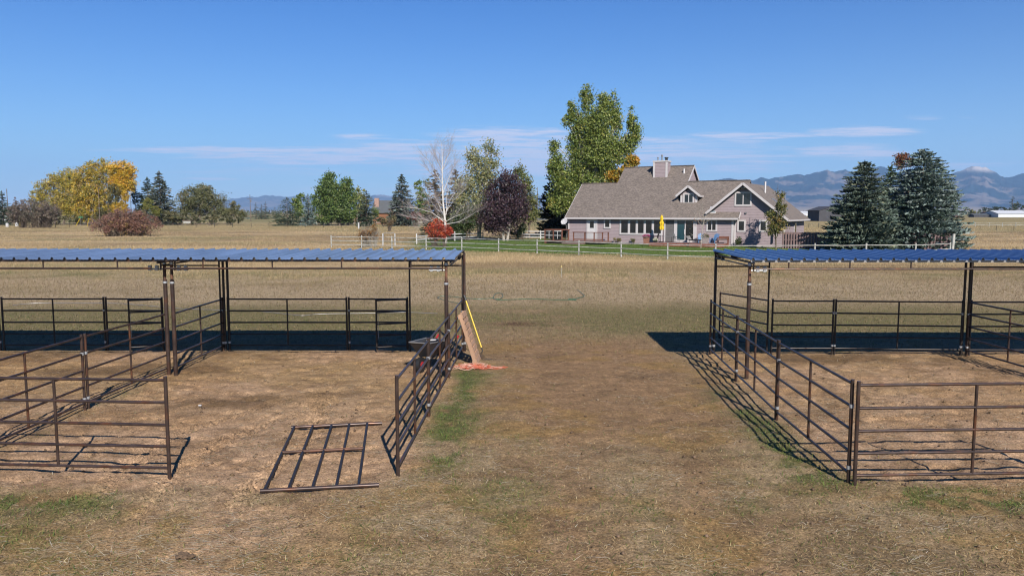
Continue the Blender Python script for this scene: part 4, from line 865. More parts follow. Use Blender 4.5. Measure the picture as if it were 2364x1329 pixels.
def leafy_tree(name, px, base_py, dist, blobs_px, label, pal, w, n=5000, leaf=.3, trunk_r=.25, bark='bark', cat='tree', group=None, stems=None, depth=.8, clump=.42, limbs=True, base_px=None, trunk_top=None):
    """blobs_px: (px, py, half-width, half-height) of crown lobes as seen in the photo, built round with real depth at distance dist"""
    k = dist / FPX; x0 = (px - 1182) * k; o = thing(name, (x0, dist, 0), label, cat, group, rz=0); B = []
    r_ = random.Random(int(px * 7 + dist))
    for i, (bx, by, rx, ry) in enumerate(blobs_px):
        x, z = AY(bx, by, dist); d = min(rx, ry * 1.3) * k * depth
        B.append((x - x0, r_.uniform(-.35, .35) * d * (1 if i else 0), z, rx * k, max(d, .3), ry * k))
    n = int(n * 1.6); leaf = leaf * .78
    P, cid = crown_points(B, n, clump); P[:, 2] = np.maximum(P[:, 2], .08)
    leafcloud('crown', P, leaf, clumpcol(cid, pal, w), M['leaf'], o)
    mb = MB(); top = max(b[2] for b in B); st = stems or [(0, 0)]
    for (sx, sl_) in st:
        sx *= k; th = (trunk_top or top * .86)
        pts = [(sx, 0, -.1), (sx + sl_ * k * .25 + r_.uniform(-.1, .1), 0, th * .3), (sx + sl_ * k * .6, r_.uniform(-.3, .3), th * .62), (sx + sl_ * k, 0, th)]
        mb.tube(pts, [trunk_r * 1.15, trunk_r * .8, trunk_r * .5, trunk_r * .18], 8)
    mb.build('trunk', M[bark], o, True)
    if limbs:
        mb = MB()
        for b in B:
            for q in range(2):
                zs = max(.12 * top, min(b[2] - b[5] * .4, top * .7) * r_.uniform(.45, .8)); f = zs / (trunk_top or top * .86); sx, sl_ = st[r_.randrange(len(st))]
                s0 = Vector((sx * k + sl_ * k * f, 0, zs)); e = Vector((b[0] + r_.uniform(-.6, .6) * b[3], b[1] + r_.uniform(-.6, .6) * b[4], b[2] + r_.uniform(-.2, .8) * b[5])); mdl = s0.lerp(e, .5) + Vector((0, 0, -.12 * (e - s0).length * .3))
                mb.tube([s0, mdl, e], [trunk_r * .38, trunk_r * .22, trunk_r * .06], 5)
        mb.build('limb', M[bark], o, True)
    return o
def conifer(name, px, base_py, dist, top_py, half_px, label, pal, w, tiers=26, per=11, cards=10, group=None, cat='spruce', skirt=.02, power=.85, droop=.10, size=None, lean=0, bark='bark', tops=None, shape_top=0.0):
    k = dist / FPX; x0 = (px - 1182) * k; H = AY(px, top_py, dist)[1]; Rr = half_px * k * (1.22 if dist > 100 else 1.0); power = power * (.86 if dist > 100 else 1); o = thing(name, (x0, dist, 0), label, cat, group, rz=0)
    P = []; A = []; S = []; cid = []; c = 0; r_ = random.Random(int(px * 3 + dist)); sz = size or H * .055
    for ti in range(tiers):
        t = (ti + r_.random() * .6) / tiers; z0 = skirt * H + (1 - skirt) * H * t; rad = Rr * ((1 - t) ** power) * (1 - .12 * (t < .08)) + .12
        nb = max(6, int(per * 1.35 * (1 - t * .5)))
        for b in range(nb):
            az = r_.random() * 6.283; L = rad * r_.uniform(.70, 1.16); dz0 = -droop * L; zb = z0 + r_.uniform(-.6, .6) * H / tiers; nc = max(3, int(1.35 * cards * (L / Rr) ** .6)); c += 1
            for q in range(nc):
                s = .12 + .88 * (q + r_.random()) / nc; zz = zb + dz0 * s * 1.6 + .30 * L * max(0, s - .6) ** 2 + r_.gauss(0, .05 * sz)
                side = r_.gauss(0, .16 * L * (1.1 - s) + .02)
                x = math.cos(az) * L * s - math.sin(az) * side; y = math.sin(az) * L * s + math.cos(az) * side
                P.append((x + lean * z0 / H, y, max(zz, .06))); A.append((math.cos(az) * 1.0, math.sin(az) * 1.0, .10 if s < .75 else .35)); S.append(sz * r_.uniform(.7, 1.25) * (.6 + .5 * (1 - t))); cid.append(c)
    for q in range(10): P.append((r_.gauss(0, .02), r_.gauss(0, .02), H * (.95 + .05 * r_.random()))); A.append((0, 0, 1.5)); S.append(sz * .8); cid.append(c)
    P = np.array(P); A = np.array(A); A /= np.linalg.norm(A, axis=1)[:, None]
    leafcloud('crown', P, np.array(S) * 1.2, clumpcol(np.array(cid), pal, w, .4), M['needle'], o, aspect=.42, axis=A)
    MB().tube([(0, 0, -.1), (0, 0, H * .5), (0, 0, H * .97)], [H * .022, H * .013, H * .003], 8).build('trunk', M[bark], o, True)
    return o
def shrub(name, px, base_py, dist, blobs_px, label, pal, w, n=3000, leaf=.12, twigs=60, twigm='bark', cat='shrub', group=None, clump=.3, depth=.9):
    k = dist / FPX; x0 = (px - 1182) * k; o = thing(name, (x0, dist, 0), label, cat, group, rz=0); B = []; r_ = random.Random(int(px))
    for (bx, by, rx, ry) in blobs_px:
        x, z = AY(bx, by, dist); B.append((x - x0, 0, z, rx * k, min(rx, ry * 1.6) * k * depth, ry * k))
    P, cid = crown_points(B, n, clump); P[:, 2] = np.abs(P[:, 2]) + .03
    leafcloud('foliage', P, leaf, clumpcol(cid, pal, w), M['leaf'], o)
    mb = MB()
    for q in range(twigs):
        b = B[r_.randrange(len(B))]; d = Vector((r_.gauss(0, 1), r_.gauss(0, 1), abs(r_.gauss(0, 1)) + .3)).normalized()
        e = Vector((b[0] + d.x * b[3] * 1.03, b[1] + d.y * b[4], b[2] + d.z * b[5] * 1.05)); s0 = Vector((b[0] * .8 + r_.uniform(-.3, .3) * b[3], b[1], 0)); tw = max(.008, .012 * dist / 80)
        mb.tube([s0, s0.lerp(e, .5) + Vector((0, 0, -.05 * b[5])), e], [tw * 1.8, tw * 1.2, tw * .6], 3)
    mb.build('twigs', M[twigm], o)
    return o
patio_stuff()
GREEN = [(.11, .17, .03), (.16, .22, .045), (.07, .12, .025), (.24, .28, .08), (.28, .27, .06)]; GW = [4, 3, 3, 1.6, .6]
SPR = [(.035, .055, .030), (.055, .075, .045), (.025, .040, .022), (.08, .09, .06)]; SW = [3, 2, 3, 1]
BLUE = [(.115, .16, .14), (.165, .21, .19), (.065, .10, .075), (.05, .075, .06), (.23, .27, .26)]; BW = [4, 2.6, 3, 2, .9]
YEL = [(.36, .27, .03), (.46, .32, .02), (.26, .23, .04), (.20, .21, .04), (.50, .27, .02)]
GX = {g: g for g in ()}
# big cottonwood behind the left half of the house
leafy_tree('cottonwood', 1368, 553, 121, [(1354, 230, 15, 36), (1392, 238, 14, 34), (1416, 250, 15, 40), (1375, 290, 40, 46), (1320, 258, 11, 32), (1334, 285, 16, 30), (1308, 280, 9, 18), (1335, 335, 26, 38), (1385, 350, 48, 45), (1424, 290, 12, 36), (1458, 275, 12, 28), (1462, 310, 16, 36), (1438, 345, 24, 36), (1278, 345, 12, 22), (1285, 385, 20, 34), (1305, 425, 30, 38), (1345, 400, 40, 45), (1400, 410, 40, 34), (1290, 470, 26, 24), (1330, 470, 30, 30), (1370, 450, 40, 40)],
    'towering green cottonwood behind the left half of the house', [(.15, .20, .035), (.21, .26, .05), (.09, .14, .028), (.32, .34, .10), (.36, .32, .06)], [4, 4, 3, 2, .5], n=44000, leaf=.36, trunk_r=.45, bark='bark_pale', cat='tree', stems=[(-6, -10), (4, 6), (12, 34), (-12, -24)], clump=.48)
leafy_tree('autumn_tree', 1430, 553, 116.5, [(1460, 372, 12, 12), (1444, 396, 14, 13), (1416, 408, 13, 12)], 'yellow and orange turning tree beside the upper house roof', [(.42, .24, .02), (.30, .26, .04), (.50, .24, .02), (.16, .17, .04)], [3, 2, 2, 1.5], n=4200, leaf=.42, trunk_r=.22)
conifer('spruce', 1288, 553, 127, 372, 46, 'very dark spruce at the left end of the house under the cottonwood', [(.012, .018, .012), (.02, .03, .018), (.03, .04, .022)], [3, 2, 1], tiers=30, per=13, cards=11, power=.55, size=.8)
# trees left of the house
leafy_tree('purple_plum', 1165, 549, 113, [(1172, 415, 26, 30), (1188, 450, 30, 34), (1150, 445, 28, 34), (1135, 490, 36, 30), (1175, 490, 42, 36), (1200, 480, 26, 34), (1160, 520, 42, 22), (1128, 515, 22, 20)], 'dark purple-leaved tree with two tan trunks left of the house', [(.060, .032, .045), (.09, .05, .065), (.04, .022, .03), (.12, .07, .06), (.07, .065, .045)], [4, 3, 3, 1, 1], n=12000, leaf=.34, trunk_r=.2, bark='bark_pale', stems=[(-2, -12), (6, 14)], clump=.5)
leafy_tree('poplar', 1104, 548, 116, [(1095, 360, 16, 28), (1110, 390, 26, 34), (1128, 345, 12, 24), (1140, 370, 12, 26), (1092, 425, 26, 32), (1125, 420, 26, 34), (1075, 470, 24, 32), (1110, 470, 30, 32), (1085, 505, 26, 22), (1062, 435, 14, 30)], 'thin-leaved grey-green poplar between the birch and the purple tree', [(.22, .24, .10), (.32, .32, .17), (.14, .17, .06), (.44, .42, .27), (.34, .29, .09)], [3, 3, 3, 1.5, 1.5], n=7800, leaf=.36, trunk_r=.2, bark='bark_pale', stems=[(0, 4), (2, 26)], clump=.7)
leafy_tree('poplar', 1222, 545, 122, [(1200, 400, 12, 22), (1212, 430, 18, 28), (1225, 470, 16, 28), (1215, 500, 20, 20), (1232, 500, 10, 22)], 'loose yellowish-green poplar between the purple tree and the dark spruce', [(.16, .18, .05), (.22, .22, .08), (.11, .14, .04)], [3, 3, 2], n=3200, leaf=.36, trunk_r=.15, clump=.6)
conifer('spruce', 1052, 540, 128, 393, 26, 'brownish green conifer right behind the white birch', [(.10, .075, .04), (.14, .10, .05), (.07, .06, .03)], [3, 2, 3], tiers=26, per=9, power=.6)
conifer('spruce', 1006, 540, 132, 392, 28, 'brownish conifer left behind the white birch', [(.10, .08, .045), (.14, .10, .055), (.07, .065, .035)], [3, 2, 3], tiers=26, per=9, power=.65)
shrub('hedge_shrub', 1068, 549, 114, [(1062, 512, 22, 32), (1082, 505, 20, 34), (1045, 525, 16, 22)], 'dark green shrub mass at the foot of the thin poplar', [(.045, .075, .025), (.07, .10, .03), (.13, .12, .04)], [4, 3, 2], n=3600, leaf=.3, twigs=20, clump=.45)
shrub('hedge_shrub', 1212, 547, 117, [(1205, 530, 16, 16), (1190, 538, 14, 10)], 'olive green shrub at the right foot of the purple tree', [(.09, .12, .05), (.14, .16, .08), (.07, .09, .03)], [4, 3, 2], n=1200, leaf=.25, twigs=15)
def birch():
    dist = 103.; k = dist / FPX; x0 = (1030 - 1182) * k; o = thing('birch', (x0, dist, 0), 'leafless white birch with wide spreading limbs behind the red bush', 'tree', rz=0)
    tr = MB(); lm = MB(); tw = MB(); r_ = random.Random(11)
    def w(px, py): x, z = AY(px, py, dist); return Vector((x - x0, 0, z))
    def grow(p, d, L, r, lvl, up):
        n = 4; pts = [p]; q = p.copy(); dd = d.copy()
        for i in range(n):
            dd = (dd + Vector((r_.gauss(0, .10), r_.gauss(0, .10), r_.gauss(0, .06) + up))).normalized(); q = q + dd * L / n; pts.append(q.copy())
        (lm if lvl == 0 else tw).tube(pts, [r * (1 - .2 * i) for i in range(n + 1)], 5 if lvl == 0 else 3, cap=False)
        if lvl >= 3: return
        for i in range(1, n + 1):
            for _ in range(2 if lvl else 3):
                s = (dd + Vector((r_.gauss(0, .55), r_.gauss(0, .55), r_.gauss(.12, .30)))).normalized(); grow(pts[i], s, L * r_.uniform(.30, .50), r * .36, lvl + 1, up * .6)
    tr.tube([w(1029, 562), w(1028, 515), w(1023, 470), w(1021, 420), w(1021, 370), w(1020, 330)], [.20, .16, .11, .08, .05, .02], 9)
    for px0, py0, pts in [(1028, 505, [(1012, 470), (1002, 450), (992, 428)]), (1027, 500, [(1040, 460), (1055, 440), (1075, 420)]), (1028, 515, [(1000, 492), (968, 482), (935, 478)]), (1029, 520, [(1000, 512), (968, 505), (935, 500)]), (1028, 512, [(1050, 500), (1072, 492), (1090, 484)]), (1026, 480, [(1002, 455), (984, 440), (962, 456)][:2]),
                           (1024, 450, [(1008, 420), (992, 398), (975, 380)]), (1023, 445, [(1035, 412), (1042, 395), (1050, 372)]), (1030, 495, [(1030, 455), (1036, 430), (1040, 405)]), (1029, 490, [(1048, 462), (1062, 450), (1078, 435)]), (1022, 400, [(1012, 375), (1005, 360), (998, 345)]), (1021, 395, [(1030, 368), (1036, 350), (1038, 338)]), (1028, 518, [(1060, 512), (1080, 502), (1098, 490)]), (1027, 500, [(1005, 480), (990, 462), (965, 455)]), (1029, 510, [(1010, 500), (985, 515), (965, 525)]), (1024, 430, [(1010, 405), (998, 380), (985, 365)])]:
        ys = r_.uniform(-2.6, 2.6); P = [w(px0, py0)]
        for i, (a, b) in enumerate(pts): v = w(a, b); v.y = ys * (i + 1) / 3; P.append(v)
        lm.tube(P, [.05, .032, .020, .010][:len(P)], 6, cap=False)
        for i in range(1, len(P)):
            for _ in range(6):
                d = (P[i] - P[i - 1]).normalized(); s = (d + Vector((r_.gauss(0, .5), r_.gauss(0, .6), r_.gauss(.35, .35)))).normalized(); grow(P[i].lerp(P[i - 1], r_.random()), s, r_.uniform(.9, 2.2), .015, 1, .05)
    for i in range(26):
        z = r_.uniform(.45, .98); p = w(1024 - 4 * z, 562 - 240 * z); d = Vector((r_.gauss(0, 1), r_.gauss(0, 1), 1.1)).normalized(); grow(p, d, (1.05 - z) * 5.2 + .8, .020, 1, .04)
    tr.build('trunk', M['birch'], o, True); lm.build('limb', M['birch'], o, True); tw.build('twigs', mat('birch_twigs', (.50, .43, .42), .8), o)
birch()
shrub('red_bush', 1013, 575, 93, [(1012, 530, 26, 20), (998, 538, 16, 14), (1030, 535, 16, 18), (1003, 515, 8, 12)], 'bright orange-red bush in front of the white birch', [(.50, .07, .03), (.42, .05, .03), (.58, .14, .05), (.25, .06, .04)], [4, 3, 2, 1.5], n=3400, leaf=.17, twigs=70, twigm='bark')
shrub('twiggy_bush', 853, 573, 92, [(852, 535, 26, 19), (838, 542, 14, 14), (868, 540, 12, 15)], 'rust-coloured half-bare bush at the left end of the rail fence', [(.26, .14, .045), (.34, .17, .05), (.18, .10, .045)], [3, 2, 2], n=1700, leaf=.13, twigs=130, twigm='bark_pale')
shrub('twiggy_bush', 899, 528, 170, [(899, 515, 10, 10)], 'small brown bush by the far road before the log house', [(.16, .11, .05), (.22, .15, .07)], [1, 1], n=420, leaf=.22, twigs=30)
# middle distance
conifer('spruce', 930, 514, 235, 402, 34, 'tall pointed spruce right of the log house', [(.055, .07, .05), (.09, .115, .10), (.035, .045, .03), (.11, .08, .05)], [3, 3, 3, 1], tiers=34, per=12, cards=9, power=.75)
leafy_tree('poplar', 970, 514, 262, [(965, 430, 10, 22), (975, 450, 14, 24), (985, 425, 8, 16), (975, 480, 22, 24)], 'green poplar right behind the tall pointed spruce', GREEN, GW, n=1700, leaf=.75, trunk_r=.3)
shrub('hedge_shrub', 893, 517, 226, [(885, 508, 16, 8), (905, 505, 12, 10)], 'brownish low bushes in front of the log house wall', [(.14, .12, .06), (.20, .15, .07), (.10, .11, .04)], [1, 1, 1], n=1500, leaf=.4, twigs=30)
shrub('dogwood_bush', 955, 515, 225, [(960, 500, 20, 12), (985, 503, 14, 10)], 'reddish bush at the foot of the tall pointed spruce', [(.13, .05, .04), (.18, .07, .05)], [1, 1], n=900, leaf=.4, twigs=40)
conifer('pine', 848, 516, 225, 440, 22, 'dark rounded pine left of the log house', SPR, SW, tiers=18, per=12, power=.45, cat='pine')
leafy_tree('cottonwood', 768, 517, 240, [(762, 418, 17, 22), (757, 440, 27, 28), (743, 468, 24, 26), (752, 494, 32, 20), (778, 466, 30, 34), (800, 430, 15, 22), (803, 460, 22, 32), (797, 492, 32, 22), (780, 445, 20, 26)], 'broad green cottonwood pair left of the log house', [(.10, .16, .035), (.14, .20, .05), (.07, .12, .028), (.18, .21, .06)], [3, 3, 3, 1], n=12000, leaf=.72, trunk_r=.4, stems=[(-8, -8), (18, 20)], clump=.6)
leafy_tree('autumn_tree', 826, 514, 262, [(826, 446, 18, 18), (832, 472, 20, 24)], 'pale yellow-green tree behind the broad cottonwoods', [(.30, .28, .09), (.22, .23, .07)], [1, 1], n=1000, leaf=.7, trunk_r=.25)
leafy_tree('young_maple', 868, 517, 232, [(867, 492, 11, 14)], 'small bright green tree before the log house wall', [(.18, .22, .04), (.12, .17, .03)], [1, 1], n=420, leaf=.45, trunk_r=.08)
conifer('spruce', 665, 516, 236, 455, 36, 'wide dark spruce left of the broad cottonwoods', SPR, SW, tiers=20, per=13, power=.7)
leafy_tree('poplar', 690, 516, 250, [(685, 465, 14, 22), (698, 455, 8, 14), (692, 488, 16, 20)], 'green poplar between the dark spruce and the blue spruce', GREEN, GW, n=1400, leaf=.65, trunk_r=.2)
conifer('spruce', 714, 516, 236, 448, 16, 'narrow blue-grey spruce beside the broad cottonwoods', BLUE, BW, tiers=22, per=10, power=.8)
for i, (px, tp, hw, lb) in enumerate([(594, 468, 10, 'dark'), (607, 472, 9, 'dark'), (616, 466, 10, 'dark'), (573, 483, 9, 'blue'), (560, 486, 8, 'dark'), (637, 478, 11, 'olive')]):
    words = ['tallest left spruce of the far tree row', 'middle spruce of the far tree row', 'right tall spruce of the far tree row', 'small blue spruce in the far tree row', 'low spruce at the left end of the far tree row', 'low rounded conifer at the right end of the far tree row'][i]
    conifer('spruce', px, 506, 470, tp, hw, words, BLUE if lb == 'blue' else [(.05, .075, .05), (.04, .055, .035), (.08, .10, .07)], BW if lb == 'blue' else [2, 2, 1], tiers=14, per=9, cards=6, power=.7, group='conifers of the far tree row')
leafy_tree('far_trees', 545, 506, 480, [(540, 490, 22, 10), (510, 488, 20, 12), (640, 495, 14, 8)], 'low olive tree clump left of the far conifer row', [(.10, .12, .05), (.16, .16, .07)], [1, 1], n=1100, leaf=1.2, trunk_r=.3)
WIL = [(.13, .14, .055), (.17, .17, .075), (.10, .11, .04), (.22, .19, .10)]
leafy_tree('willow', 462, 514, 262, [(455, 438, 22, 16), (438, 460, 28, 26), (470, 462, 34, 26), (475, 450, 24, 20), (500, 465, 22, 20), (430, 485, 22, 20), (465, 485, 34, 18), (505, 488, 26, 16), (480, 435, 10, 10)], 'wide brownish-green willow left of the distant hills', WIL, [3, 3, 3, 2], n=10500, leaf=.55, trunk_r=.4, stems=[(-25, -18), (0, 5), (25, 25)], clump=.55)
leafy_tree('willow', 535, 512, 282, [(540, 478, 14, 14), (525, 490, 18, 12), (556, 492, 16, 10)], 'smaller grey-green willow right of the wide willow', WIL, [3, 3, 3, 2], n=1800, leaf=.55, trunk_r=.25)
conifer('spruce', 375, 512, 255, 395, 38, 'big pale-tipped spruce right of the yellow cottonwoods', [(.06, .075, .055), (.11, .13, .11), (.035, .045, .03), (.15, .12, .09)], [3, 3, 3, 1.3], tiers=34, per=13, power=.75, droop=.22)
conifer('spruce', 347, 512, 262, 410, 24, 'darker spruce just left of the big pale-tipped spruce', SPR, SW, tiers=26, per=11, power=.6)
conifer('spruce', 350, 520, 245, 480, 12, 'little blue spruce below the two big left spruces', BLUE, BW, tiers=12, per=9)
leafy_tree('young_maple', 340, 516, 250, [(342, 470, 14, 20), (358, 488, 12, 16)], 'yellow-green young tree before the dark left spruce', [(.17, .19, .04), (.24, .22, .05)], [1, 1], n=1000, leaf=.5, trunk_r=.12)
leafy_tree('hedge_tree', 318, 515, 258, [(315, 455, 12, 22), (325, 485, 16, 26)], 'dark green tree between the yellow cottonwoods and the spruces', [(.035, .055, .02), (.06, .08, .03)], [1, 1], n=1300, leaf=.55, trunk_r=.2)
YG = [(.36, .30, .045), (.44, .34, .045), (.24, .23, .04), (.52, .36, .04), (.38, .28, .12)]
leafy_tree('yellow_cottonwood', 120, 517, 262, [(90, 462, 20, 30), (100, 440, 20, 28), (125, 425, 26, 30), (155, 412, 26, 26), (110, 480, 38, 28), (150, 460, 36, 40), (172, 430, 24, 34), (175, 480, 34, 34)], 'yellow-green cottonwood at the left of the yellow grove', YG, [3, 3, 3, 1, 1.5], n=13000, leaf=.6, trunk_r=.3, stems=[(-10, -10), (10, 12), (30, 30)], clump=.5, group='yellow autumn grove')
leafy_tree('yellow_cottonwood', 195, 517, 256, [(188, 412, 22, 28), (212, 396, 20, 26), (238, 390, 20, 24), (195, 455, 36, 38), (228, 435, 32, 46), (205, 490, 44, 26), (245, 480, 24, 32)], 'golden-topped cottonwood in the middle of the yellow grove', [(.48, .34, .04), (.34, .28, .045), (.24, .23, .04), (.60, .37, .04), (.40, .28, .11)], [3, 3, 2.5, 2, 1.5], n=14000, leaf=.6, trunk_r=.3, stems=[(-5, -8), (20, 20), (35, 40)], clump=.5, group='yellow autumn grove')
leafy_tree('yellow_cottonwood', 282, 517, 250, [(263, 396, 14, 26), (282, 393, 18, 24), (298, 402, 15, 28), (274, 428, 22, 26), (294, 428, 18, 20)], 'bright orange-yellow cottonwood at the right of the yellow grove', [(.64, .39, .03), (.54, .38, .04), (.72, .36, .03), (.32, .27, .04)], [3, 3, 2, 1.5], n=7000, leaf=.6, trunk_r=.35, bark='bark', stems=[(-6, -6), (8, 10)], clump=.5, group='yellow autumn grove')
leafy_tree('yellow_aspen', 288, 520, 240, [(290, 450, 8, 20), (285, 475, 14, 18), (268, 480, 12, 12)], 'slender golden aspen below the orange-yellow cottonwood', [(.55, .33, .02), (.46, .30, .02), (.40, .27, .03)], [1, 1, 1], n=1500, leaf=.5, trunk_r=.12, bark='bark_pale')
leafy_tree('undergrowth', 255, 518, 246, [(240, 495, 30, 16), (262, 455, 18, 34)], 'dark leafy undergrowth behind the golden aspen', [(.10, .09, .03), (.06, .06, .025), (.16, .14, .04)], [1, 1, 1], n=2400, leaf=.5, trunk_r=.15)
shrub('purple_bush', 294, 545, 134, [(288, 513, 60, 28), (325, 518, 56, 26), (255, 520, 50, 24), (295, 498, 44, 18)], 'large round purple-brown bush standing alone in the dry field', [(.24, .12, .09), (.30, .155, .11), (.16, .09, .07), (.32, .21, .07)], [4, 3, 3, 1], n=16000, leaf=.20, twigs=260, clump=.3)
shrub('grey_brush', 84, 520, 205, [(78, 488, 50, 30), (112, 496, 32, 24), (45, 496, 30, 24)], 'grey-brown leafless brush at the left edge before the yellow grove', [(.17, .13, .105), (.21, .16, .13), (.12, .11, .07)], [3, 2, 2], n=8500, leaf=.34, twigs=200, clump=.35)
conifer('spruce', 12, 520, 250, 440, 22, 'dark spruce cut by the left edge of the picture', SPR, SW, tiers=20, per=11)
conifer('spruce', 42, 514, 330, 455, 12, 'reddish far spruce behind the left utility pole', [(.14, .08, .06), (.10, .07, .05)], [1, 1], tiers=16, per=8)
for px, bl, lb in ((175, [(130, 505, 34, 14), (185, 507, 34, 12), (230, 505, 24, 14)], 'olive undergrowth along the foot of the yellow grove'), (400, [(392, 500, 22, 15), (420, 505, 20, 10)], 'brown-green brush right of the big pale-tipped spruce'),
                   (480, [(440, 508, 26, 9), (490, 508, 30, 9), (540, 507, 24, 9)], 'low brush under the wide willow'), (700, [(655, 511, 22, 7), (700, 511, 26, 7), (745, 511, 26, 8), (800, 511, 28, 8)], 'dark low brush under the broad green cottonwoods')):
    shrub('hedge_shrub', px, 517, 252, bl, lb, [(.11, .11, .045), (.16, .14, .06), (.07, .08, .035)], [1, 1, 1], n=2600, leaf=.5, twigs=30, group='brush under the far trees')
# right side
conifer('blue_spruce', 1988, 583, 83, 372, 92, 'greener blue spruce, left of the pair beside the board fence', [(.085, .12, .095), (.13, .165, .13), (.05, .07, .05), (.035, .05, .035), (.19, .20, .13)], [4, 3, 3, 2, 1], tiers=34, per=20, cards=34, power=.55, droop=.06, size=.40, group='big blue spruces by the board fence')
conifer('blue_spruce', 2122, 583, 84, 345, 104, 'silvery blue spruce, right and taller of the pair beside the board fence', BLUE, BW, tiers=38, per=22, cards=36, power=.44, droop=.08, size=.40, group='big blue spruces by the board fence')
conifer('pine', 2050, 570, 100, 382, 44, 'dark green pine rising between the two blue spruces', [(.045, .075, .03), (.07, .10, .04), (.03, .05, .02)], [2, 1, 2], tiers=24, per=13, cards=12, power=.45, cat='pine', size=.5)
leafy_tree('red_maple', 2092, 570, 106, [(2085, 362, 16, 12), (2075, 378, 14, 12), (2100, 372, 12, 14)], 'russet maple top showing behind the taller blue spruce', [(.24, .08, .04), (.18, .09, .05), (.14, .12, .05)], [3, 2, 2], n=1000, leaf=.3, trunk_r=.2)
leafy_tree('young_ash', 1791, 572, 88, [(1800, 452, 9, 12), (1797, 475, 11, 16), (1785, 500, 17, 16), (1795, 520, 20, 18), (1778, 530, 14, 12), (1808, 488, 8, 16)], 'slim young tree with thin yellowish leaves in front of the gable wing', [(.13, .14, .035), (.20, .17, .04), (.09, .10, .03), (.28, .18, .05)], [3, 2, 3, 1], n=2100, leaf=.24, trunk_r=.09, clump=.4, trunk_top=7.2)
def bare_sapling():
    dist = 90.; k = dist / FPX; x0 = (1617 - 1182) * k; o = thing('bare_sapling', (x0, dist, 0), 'leafless young tree in front of the sliding door and dormer', 'tree', rz=0); r_ = random.Random(4)
    def w(px, py): x, z = AY(px, py, dist); return Vector((x - x0, r_.uniform(-.3, .3), z))
    tr = MB(); tw = MB(); tr.tube([w(1617, 576), w(1618, 550), w(1622, 525), w(1623, 508)], [.05, .045, .035, .02], 6)
    for a in [[(1622, 525), (1612, 512), (1608, 500), (1600, 485)], [(1622, 520), (1624, 500), (1623, 480), (1621, 462)], [(1622, 522), (1632, 512), (1645, 505)], [(1618, 545), (1608, 540), (1585, 546)], [(1618, 548), (1628, 540), (1640, 536)], [(1622, 518), (1628, 500), (1634, 480)], [(1622, 512), (1615, 495), (1612, 478)]]:
        P = [w(*p) for p in a]; tr.tube(P, [.028, .02, .012, .007][:len(P)], 4, cap=False)
        for i in range(1, len(P)):
            for _ in range(5):
                s = P[i].lerp(P[i - 1], r_.random()); e = s + Vector((r_.gauss(0, .35), r_.gauss(0, .3), abs(r_.gauss(.3, .25)))); tw.tube([s, s.lerp(e, .5) + Vector((r_.gauss(0, .05), 0, 0)), e], [.011, .008, .005], 3, cap=False)
    tr.build('trunk', M['bark_pale'], o, True); tw.build('twigs', M['bark_pale'], o)
    P = np.array([w(r_.gauss(1612, 10), r_.gauss(512, 7)) for _ in range(70)]); leafcloud('leaves', P, .12, pick(70, [(.30, .14, .05), (.22, .11, .05)], [1, 1]), M['leaf'], o)
bare_sapling()
shrub('garden_shrub', 1705, 570, 93, [(1706, 558, 8, 9)], 'small dark shrub at the foot of the gable wall', [(.04, .07, .025), (.08, .10, .03)], [1, 1], n=500, leaf=.14, twigs=14)
shrub('garden_shrub', 1424, 556, 101, [(1425, 552, 8, 4)], 'low yellowish plant below the left end of the long window', [(.22, .17, .06), (.12, .13, .04)], [1, 1], n=220, leaf=.13, twigs=8)
shrub('garden_shrub', 1462, 557, 100, [(1462, 553, 6, 4)], 'low green-yellow plant right of the birdbath below the long window', [(.16, .16, .05), (.12, .13, .04)], [1, 1], n=180, leaf=.13, twigs=8)
# ------------------------------------------------------------------ fences
def fence_run(name, pts, label, cat, m, H=1.3, rails=(.42, .82, 1.22), pr=.07, rr=.042, square=False, group=None, jit=.02, rails_from=None, top_only=0):
    o = thing(name, (*pts[0], 0), label, cat, group, rz=None); rd = random.Random(len(pts))
    for i, (x, y) in enumerate(pts):
        if square: MB().box(x - pr, x + pr, y - pr, y + pr, -.1, H).build('post', m, o)
        else: MB().tube([(x, y, -.1), (x + rd.uniform(-jit, jit), y, H + rd.uniform(-jit, jit) * 2)], pr, 8).build('post', m, o, True)
    for z in rails:
        mb = MB()
        for i in range(len(pts) - 1):
            a, b = pts[i], pts[i + 1]; dz = [rd.uniform(-jit, jit) for _ in range(3)]
            q = [(a[0], a[1] - pr * .8, z + dz[0]), ((a[0] + b[0]) / 2, (a[1] + b[1]) / 2 - pr * .8, z + dz[1] - jit), (b[0], b[1] - pr * .8, z + dz[2])]
            if square: mb.bar(q[0], q[2], .04, .14)
            else: mb.tube(q, [rr, rr * .9, rr * .8], 7)
        mb.build('rail', m, o, not square)
    return o
fpx = [(765, 571), (835, 572), (905, 573.5), (984, 575.5), (1066, 578), (1151, 581), (1240, 585), (1336, 589), (1434, 593), (1541, 598.5), (1651, 601.5)]
fp = [G(*p) for p in fpx]; fp += [(26.2, 67.5), (30.7, 67.6), (35.2, 68.0), (39.6, 70.5)]
fence_run('rail_fence', fp[:13], 'weathered white three-rail fence along the front of the lawn', 'fence', M['wood_white'], H=1.42, rails=(.34, .80, 1.27))
fence_run('rail_fence', fp[12:], 'weathered rail fence end before the two blue spruces', 'fence', M['wood_white'], H=1.42, rails=(.34, .80, 1.27))
x, y = G(2198, 600); 
MB_ = MB().tube([(39.75, 70.4, 0), (40.0, 70.7, 2.15)], .12, 8); q = MB_.build('gate_post', M['wood_white'], None, True); tag(q, 'leaning thick pale post at the right end of the rail fence', 'post')
fence_run('painted_fence', [G(962, 563), G(1050, 556), G(1115, 553.5)], 'white painted fence stretch behind the red bush', 'fence', M['vinyl'], H=1.35, rails=(.55, 1.0), square=True, pr=.07)
